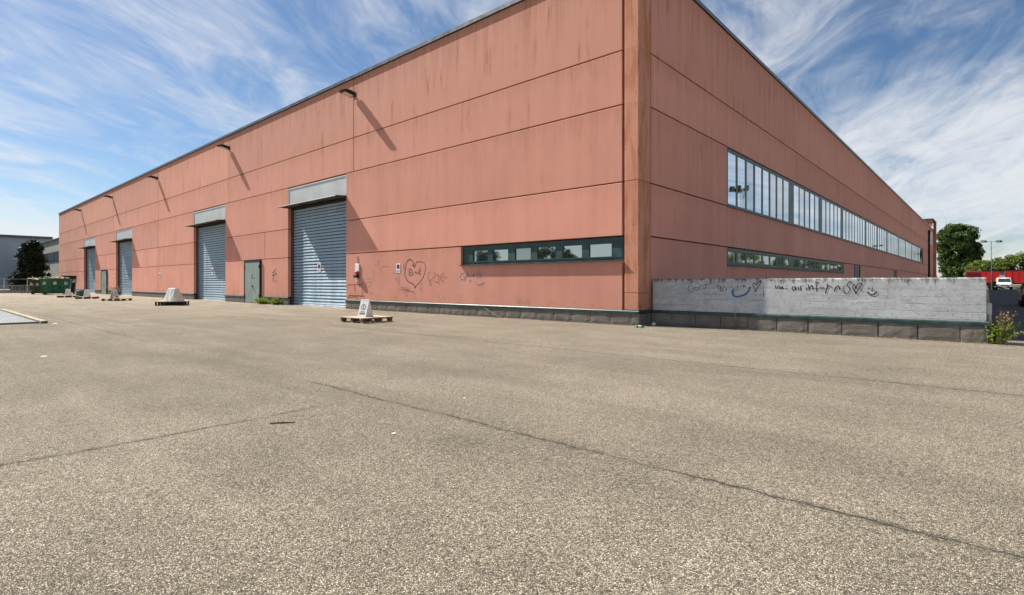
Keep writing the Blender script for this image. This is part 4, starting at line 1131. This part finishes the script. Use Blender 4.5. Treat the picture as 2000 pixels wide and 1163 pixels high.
for i, (x, y, r) in enumerate(((4.03, -11.78, .022), (3.46, -10.41, .02), (-4.55, -12.98, .05), (-11.33, -6.16, .05), (-7.73, -5.52, .05), (-8.22, -2.67, .05), (-4.9, -.55, .045), (-1.9, -.9, .03), (7.2, .42, .03), (8.5, 1.0, .045), (-14.2, -11.5, .06), (-13.9, -11.6, .05))):
    mb = MB(); k = 7; ring = [(r*sr.uniform(.6, 1.2)*math.cos(6.28*q/k), r*sr.uniform(.6, 1.2)*math.sin(6.28*q/k), sr.uniform(.001, .2*r)+.002) for q in range(k)]
    mb.add(ring + [(p[0], p[1], p[2]+.0015) for p in ring], [tuple(range(k)), tuple(range(2*k-1, k-1, -1))] + [(q, (q+1) % k, (q+1) % k+k, q+k) for q in range(k)])
    o = mb.build('paper_scrap', PAPER, None); o.location = (x, y, .001); tag(o, 'small torn white paper scrap lying on the asphalt', 'litter', 'paper scraps on the yard')

# ------------------------------------------------------------------ left background
hall = thing('grey_hall', 'long blue-grey sheet-clad hall beyond the fence', 'building', (-155, -30, 0))
MB().box(-195, -155.2, -120, 7, 0, 11.4).build('wall', HALLM, hall)
prof = [(0, 0), (.10, .0), (.14, .06), (.36, .06), (.40, 0), (.5, 0)]
ribm = MB().prism([(-.0, -155.2), (.04, -155.1), (.20, -155.1), (.24, -155.2)], lambda a, b: (b, a, 0), lambda a, b: (b, a, 11.2)).mesh('cladding_rib'); ribm.materials.append(HALLM)
for i in range(75): link('cladding_rib', ribm, None, hall, loc=(155, 30-30-45+i*.72, 0))
MB().box(-195.5, -154.8, -120.5, 7.5, 11.41, 11.95).build('roof_edge', FASCIA, hall)
an = thing('annex_building', 'lower grey rendered building with a window band behind the dark tree', 'building', (-120, 2, 0))
MB().box(-150, -97, 2, 20, 0, 8.62).build('wall', HALLW, an)
MB().box(-150.2, -96.8, 1.8, 20.2, 8.63, 8.80).build('roof_edge', FASCIA, an)
for i in range(7):
    x = -149+i*7.4; wf = MB().box(x, x+6.9, 1.93, 1.995, 4.9, 6.6).build('window', DARKM, an)
    for j in range(4): MB().box(x+.1+j*1.7, x+1.65+j*1.7, 1.90, 1.925, 5.0, 5.95).build('pane', GLASSD, wf)
fc = thing('metal_fence', 'grey metal bar fence in front of the dark evergreen tree', 'fence', (-80, -8, 0))
fa, fb = Vector((-84.8, -15, 0)), Vector((-79.2, -3.0, 0)); d = (fb-fa); L = d.length; d.normalize()
npost = 7
for i in range(npost):
    p = fa + d*L*i/(npost-1); MB().box(p.x-.05, p.x+.05, p.y-.05, p.y+.05, 0, 1.85).build('post', GALV, fc)
for z in (.22, .95, 1.75): MB().tube([fa+Vector((0,0,z)), fb+Vector((0,0,z))], .025, 6).build('rail', GALV, fc)
nb = int(L/.13)
barm = MB().tube([(0,0,.12), (0,0,1.02)], .017, 5).mesh('bar'); barm.materials.append(GALV)
for i in range(nb):
    p = fa + d*L*(i+.5)/nb; link('bar', barm, None, fc, loc=(p.x+80, p.y+8, 0))
kb = MB().box(-85.2, -84.9, -15.5, -2, 0, .35); 
tag(kb.build('low_kerb_wall', BLOCK), 'low concrete kerb wall behind the metal fence', 'wall')

# ------------------------------------------------------------------ right background: lamp post, mast, van, trailers, car
lp = thing('lamp_post', 'tall grey lamp post with two floodlight heads beyond the wall', 'lamp post', (8.3, 112, 0))
MB().tube([(0,0,0), (0,0,4), (0,0,8.6)], [.11, .09, .06], 10).build('pole', GALV, lp, True)
MB().tube([(0,0,0), (0,0,.12)], .2, 10).build('base', GALV, lp, True)
MB().tube([(-.9,-.7,8.5), (.9,.7,8.5)], .04, 6).build('crossarm', GALV, lp, True)
for s in (-1, 1):
    MB().prism([(-.28, 8.45), (.28, 8.38), (.32, 8.62), (-.2, 8.78)], lambda a, b: (s*1.0-.3+a*.5, s*.75+.2+a, b), lambda a, b: (s*1.0+.3+a*.5, s*.75-.2+a, b)).build('lamp_head', DARKM, lp, True)
ms = thing('floodlight_mast', 'tall lattice floodlight mast mirrored in the first upper window panes', 'mast', (26.6, 88.6, 0))
for a in range(3):
    x, y = .55*math.cos(a*2.094), .55*math.sin(a*2.094); MB().tube([(x, y, 0), (x*.6, y*.6, 19.2)], .06, 6).build('mast_leg', GALV, ms, True)
for i in range(16):
    z = i*1.2; a = i % 3; k1 = .55*(1-.4*z/19.2); b_ = (a+1) % 3; k2 = .55*(1-.4*(z+1.2)/19.2)
    for a in range(3):
        b_ = (a+1) % 3
        MB().tube([(k1*math.cos(a*2.094), k1*math.sin(a*2.094), z), (k2*math.cos(b_*2.094), k2*math.sin(b_*2.094), z+1.2)], .03, 5).build('brace', GALV, ms, True)
MB().tube([(1.5*math.cos(a/12*6.2832), 1.5*math.sin(a/12*6.2832), 18.6) for a in range(13)], .08, 6).box(-1.5, 1.5, -.08, .08, 18.5, 18.7).box(-.08, .08, -1.5, 1.5, 18.4, 18.5).build('lamp_ring', DARKM, ms, True)
for a in range(8):
    x, y = 1.7*math.cos(a/8*6.2832), 1.7*math.sin(a/8*6.2832); MB().cbox(x-.32, x+.32, y-.32, y+.32, 18.5, 19.3, .05).build('lamp_head', DARKM, ms, True)

def wheel(mbname, x, y, r, w, parent, rimm=GALV):
    o = MB().tube([(x-w/2, y, r), (x-w/2+.03, y, r), (x+w/2-.03, y, r), (x+w/2, y, r)], [r*.88, r, r, r*.88], 20).build('wheel', TYRE, parent, True)
    for s in (-1, 1):
        MB().tube([(x+s*(w/2-.01), y, r), (x+s*(w/2+.012), y, r)], r*.62, 14).build('rim', rimm, o, True)
def hull(sections, m, name, parent, bevel=.0):
    """car body lofted along its length: each section (y, half width low, half width top, z low, z belt, z top)"""
    mb = MB(); n = 12
    for y, wl, wt, z0, zb, zt in sections:
        mb.v += [(-wl*.92, y, z0), (-wl, y, z0+.12), (-wl, y, zb), (-wt, y, zt-.06), (-wt+.09, y, zt), (-wt*.4, y, zt+.015), (wt*.4, y, zt+.015), (wt-.09, y, zt), (wt, y, zt-.06), (wl, y, zb), (wl, y, z0+.12), (wl*.92, y, z0)]
    for i in range(len(sections)-1):
        for k in range(n): a = i*n+k; c = i*n+(k+1) % n; mb.f.append((a, c, c+n, a+n))
    mb.f += [tuple(range(n)), tuple(range(len(sections)*n-1, (len(sections)-1)*n-1, -1))]
    return mb.build(name, m, parent, True)
GLZ = plain('car_glass', (.02, .035, .035), .06, 0, .1, 2, .8)
vn = thing('van', 'white van parked head-on in front of the red trailers', 'van', (10.1, 123.0, 0), math.radians(1)); vn.scale = (1.2, 1.2, 1.17)
hull([(-2.35, .80, .70, .28, .62, .80), (-2.25, .90, .82, .26, .72, .98), (-1.55, .95, .84, .26, .98, 1.16), (-.75, .96, .76, .26, 1.08, 1.84), (-.4, .96, .80, .26, 1.1, 1.90), (2.2, .96, .82, .28, 1.1, 1.90), (2.35, .93, .80, .32, 1.1, 1.84)], CARW, 'body', vn)
MB().add([(-.74, -1.58, 1.19), (.74, -1.58, 1.19), (.66, -.80, 1.81), (-.66, -.80, 1.81)], [(0,1,2,3)]).build('windscreen', GLZ, vn, True)
for s in (-1, 1):
    MB().add([(s*.945, -1.2, 1.15), (s*.965, .3, 1.15), (s*.85, .3, 1.72), (s*.80, -.75, 1.72)], [(0,1,2,3)]).build('side_window', GLZ, vn, True)
    MB().cbox(s*.70-.17, s*.70+.17, -2.36, -2.20, .70, .88, .04).build('headlight', CHROME, vn, True)
    MB().cbox(s*1.06-.1, s*1.06+.1, -1.25, -1.12, 1.12, 1.38, .03).build('mirror', DARKM, vn, True)
    for y in (-1.5, 1.45): wheel('w', s*.84, y, .33, .22, vn)
MB().cbox(-.48, .48, -2.39, -2.28, .66, .78, .02).build('grille', DARKM, vn, True)
MB().cbox(-.92, .92, -2.46, -2.2, .26, .50, .04).build('bumper', DARKM, vn, True)
MB().cbox(-.26, .26, -2.475, -2.44, .36, .47, .005).build('number_plate', WHITE, vn, True)
TRG = 'red trailers at the end of the road'
def trailer(x0, x1, y, label, ztop=3.75):
    t = thing('trailer', label, 'trailer', ((x0+x1)/2, y, 0), 0, TRG); w = x1-x0
    MB().cbox(-w/2, w/2, -1.25, 1.25, 1.25, ztop, .06).build('box_body', RED, t, True)
    k = int(w/.9)
    for i in range(k+1):
        x = -w/2+.06+(w-.12)*i/k; MB().box(x-.03, x+.03, -1.285, -1.252, 1.3, ztop-.08).build('side_rib', RED, t, True)
    MB().box(-w/2-.01, w/2+.01, -1.29, -1.2, ztop-.1, ztop+.03).build('top_rail', DARKM, t, True)
    MB().box(-w/2+.3, w/2-.3, -.5, .5, .95, 1.24).build('chassis', DARKM, t, True)
    for x in ((w/2-2.6, w/2-1.4) if w > 5 else (w/2-1.2,)): 
        for s in (-1, 1):
            o = MB().tube([(x, s*1.05-.17, .5), (x, s*1.05+.17, .5)], .5, 18).build('wheel', TYRE, t, True)
    for x in (-w/2+.8,): MB().box(x-.06, x+.06, -.6, -.48, 0, .96).box(x-.06, x+.06, .48, .6, 0, .96).build('support_leg', DARKM, t, True)
trailer(5.3, 9.55, 133, 'red box trailer behind the white van, warehouse side of the gap')
trailer(10.45, 22.5, 133, 'red box trailer reaching past the dark car, far side of the gap', 3.8)
MB_ = thing('gatehouse', 'pale grey narrow hut in the gap between the two red trailers', 'hut', (10.0, 137, 0))
MB().cbox(-1.2, 1.2, -.9, .9, 0, 3.5, .04).build('wall', PANELG, MB_, True); MB().box(-1.35, 1.35, -1.05, 1.05, 3.505, 3.65).build('roof', FASCIA, MB_, True); MB().box(-.4, .4, -.93, -.905, 0, 2.05).build('door', FRAME, MB_, True)
tk = thing('lorry', 'red lorry cab with rounded roof beyond the concrete wall', 'lorry', (5.9, 118, 0), 0)
hull([(-1.0, 1.15, 1.02, .5, 1.5, 2.2), (-.8, 1.2, 1.08, .5, 1.6, 3.0), (-.2, 1.22, 1.10, .5, 1.6, 3.35), (1.0, 1.22, 1.10, .5, 1.6, 3.5), (1.4, 1.22, 1.1, .5, 1.6, 3.3)], RED, 'cab', tk)
MB().add([(-.95, -.99, 1.75), (.95, -.99, 1.75), (.93, -.84, 2.75), (-.93, -.84, 2.75)], [(0,1,2,3)]).build('windscreen', GLZ, tk, True)
MB().cbox(-1.2, 1.2, 1.6, 7.4, 1.0, 3.1, .05).build('load_box', RED, tk, True)
MB().cbox(-1.12, -.02, -1.08, -.95, .5, .95, .03).build('bumper', PANELG, tk, True)
for y in (0.2, 5.2, 6.3):
    for s in (-1, 1): MB().tube([(s*1.0-.15, y, .5), (s*1.0+.15, y, .5)], .5, 16).build('wheel', TYRE, tk, True)
cr = thing('parked_car', 'dark parked car in the shade at the edge of the side road', 'car', (10.05, 26.8, 0), math.radians(0))
hull([(-2.05, .74, .68, .26, .52, .66), (-1.95, .84, .76, .22, .62, .80), (-1.0, .88, .78, .20, .82, .98), (-.45, .88, .66, .20, .90, 1.36), (.2, .88, .64, .20, .92, 1.45), (1.2, .88, .64, .20, .92, 1.43), (1.85, .86, .70, .22, .92, 1.10), (2.05, .80, .72, .30, .85, .98)], CARD, 'body', cr)
MB().add([(-.70, -.98, 1.005), (.70, -.98, 1.005), (.56, -.47, 1.345), (-.56, -.47, 1.345)], [(0,1,2,3)]).build('windscreen', GLZ, cr, True)
for s in (-1, 1):
    MB().add([(s*.885, -.7, .94), (s*.885, 1.3, .94), (s*.67, 1.1, 1.37), (s*.69, -.3, 1.32)], [(0,1,2,3)]).build('side_window', GLZ, cr, True)
    MB().cbox(s*.62-.16, s*.62+.16, -2.07, -1.92, .60, .74, .04).build('headlight', CHROME, cr, True)
    MB().cbox(s*.97-.09, s*.97+.09, -.75, -.63, .94, 1.08, .03).build('mirror', PANELG, cr, True)
    for y in (-1.3, 1.3): wheel('w', s*.78, y, .31, .2, cr)
MB().cbox(-.45, .45, -2.10, -1.95, .46, .58, .02).build('grille', DARKM, cr, True); MB().cbox(-.8, .8, -2.12, -1.95, .24, .42, .03).build('bumper', CARD, cr, True)
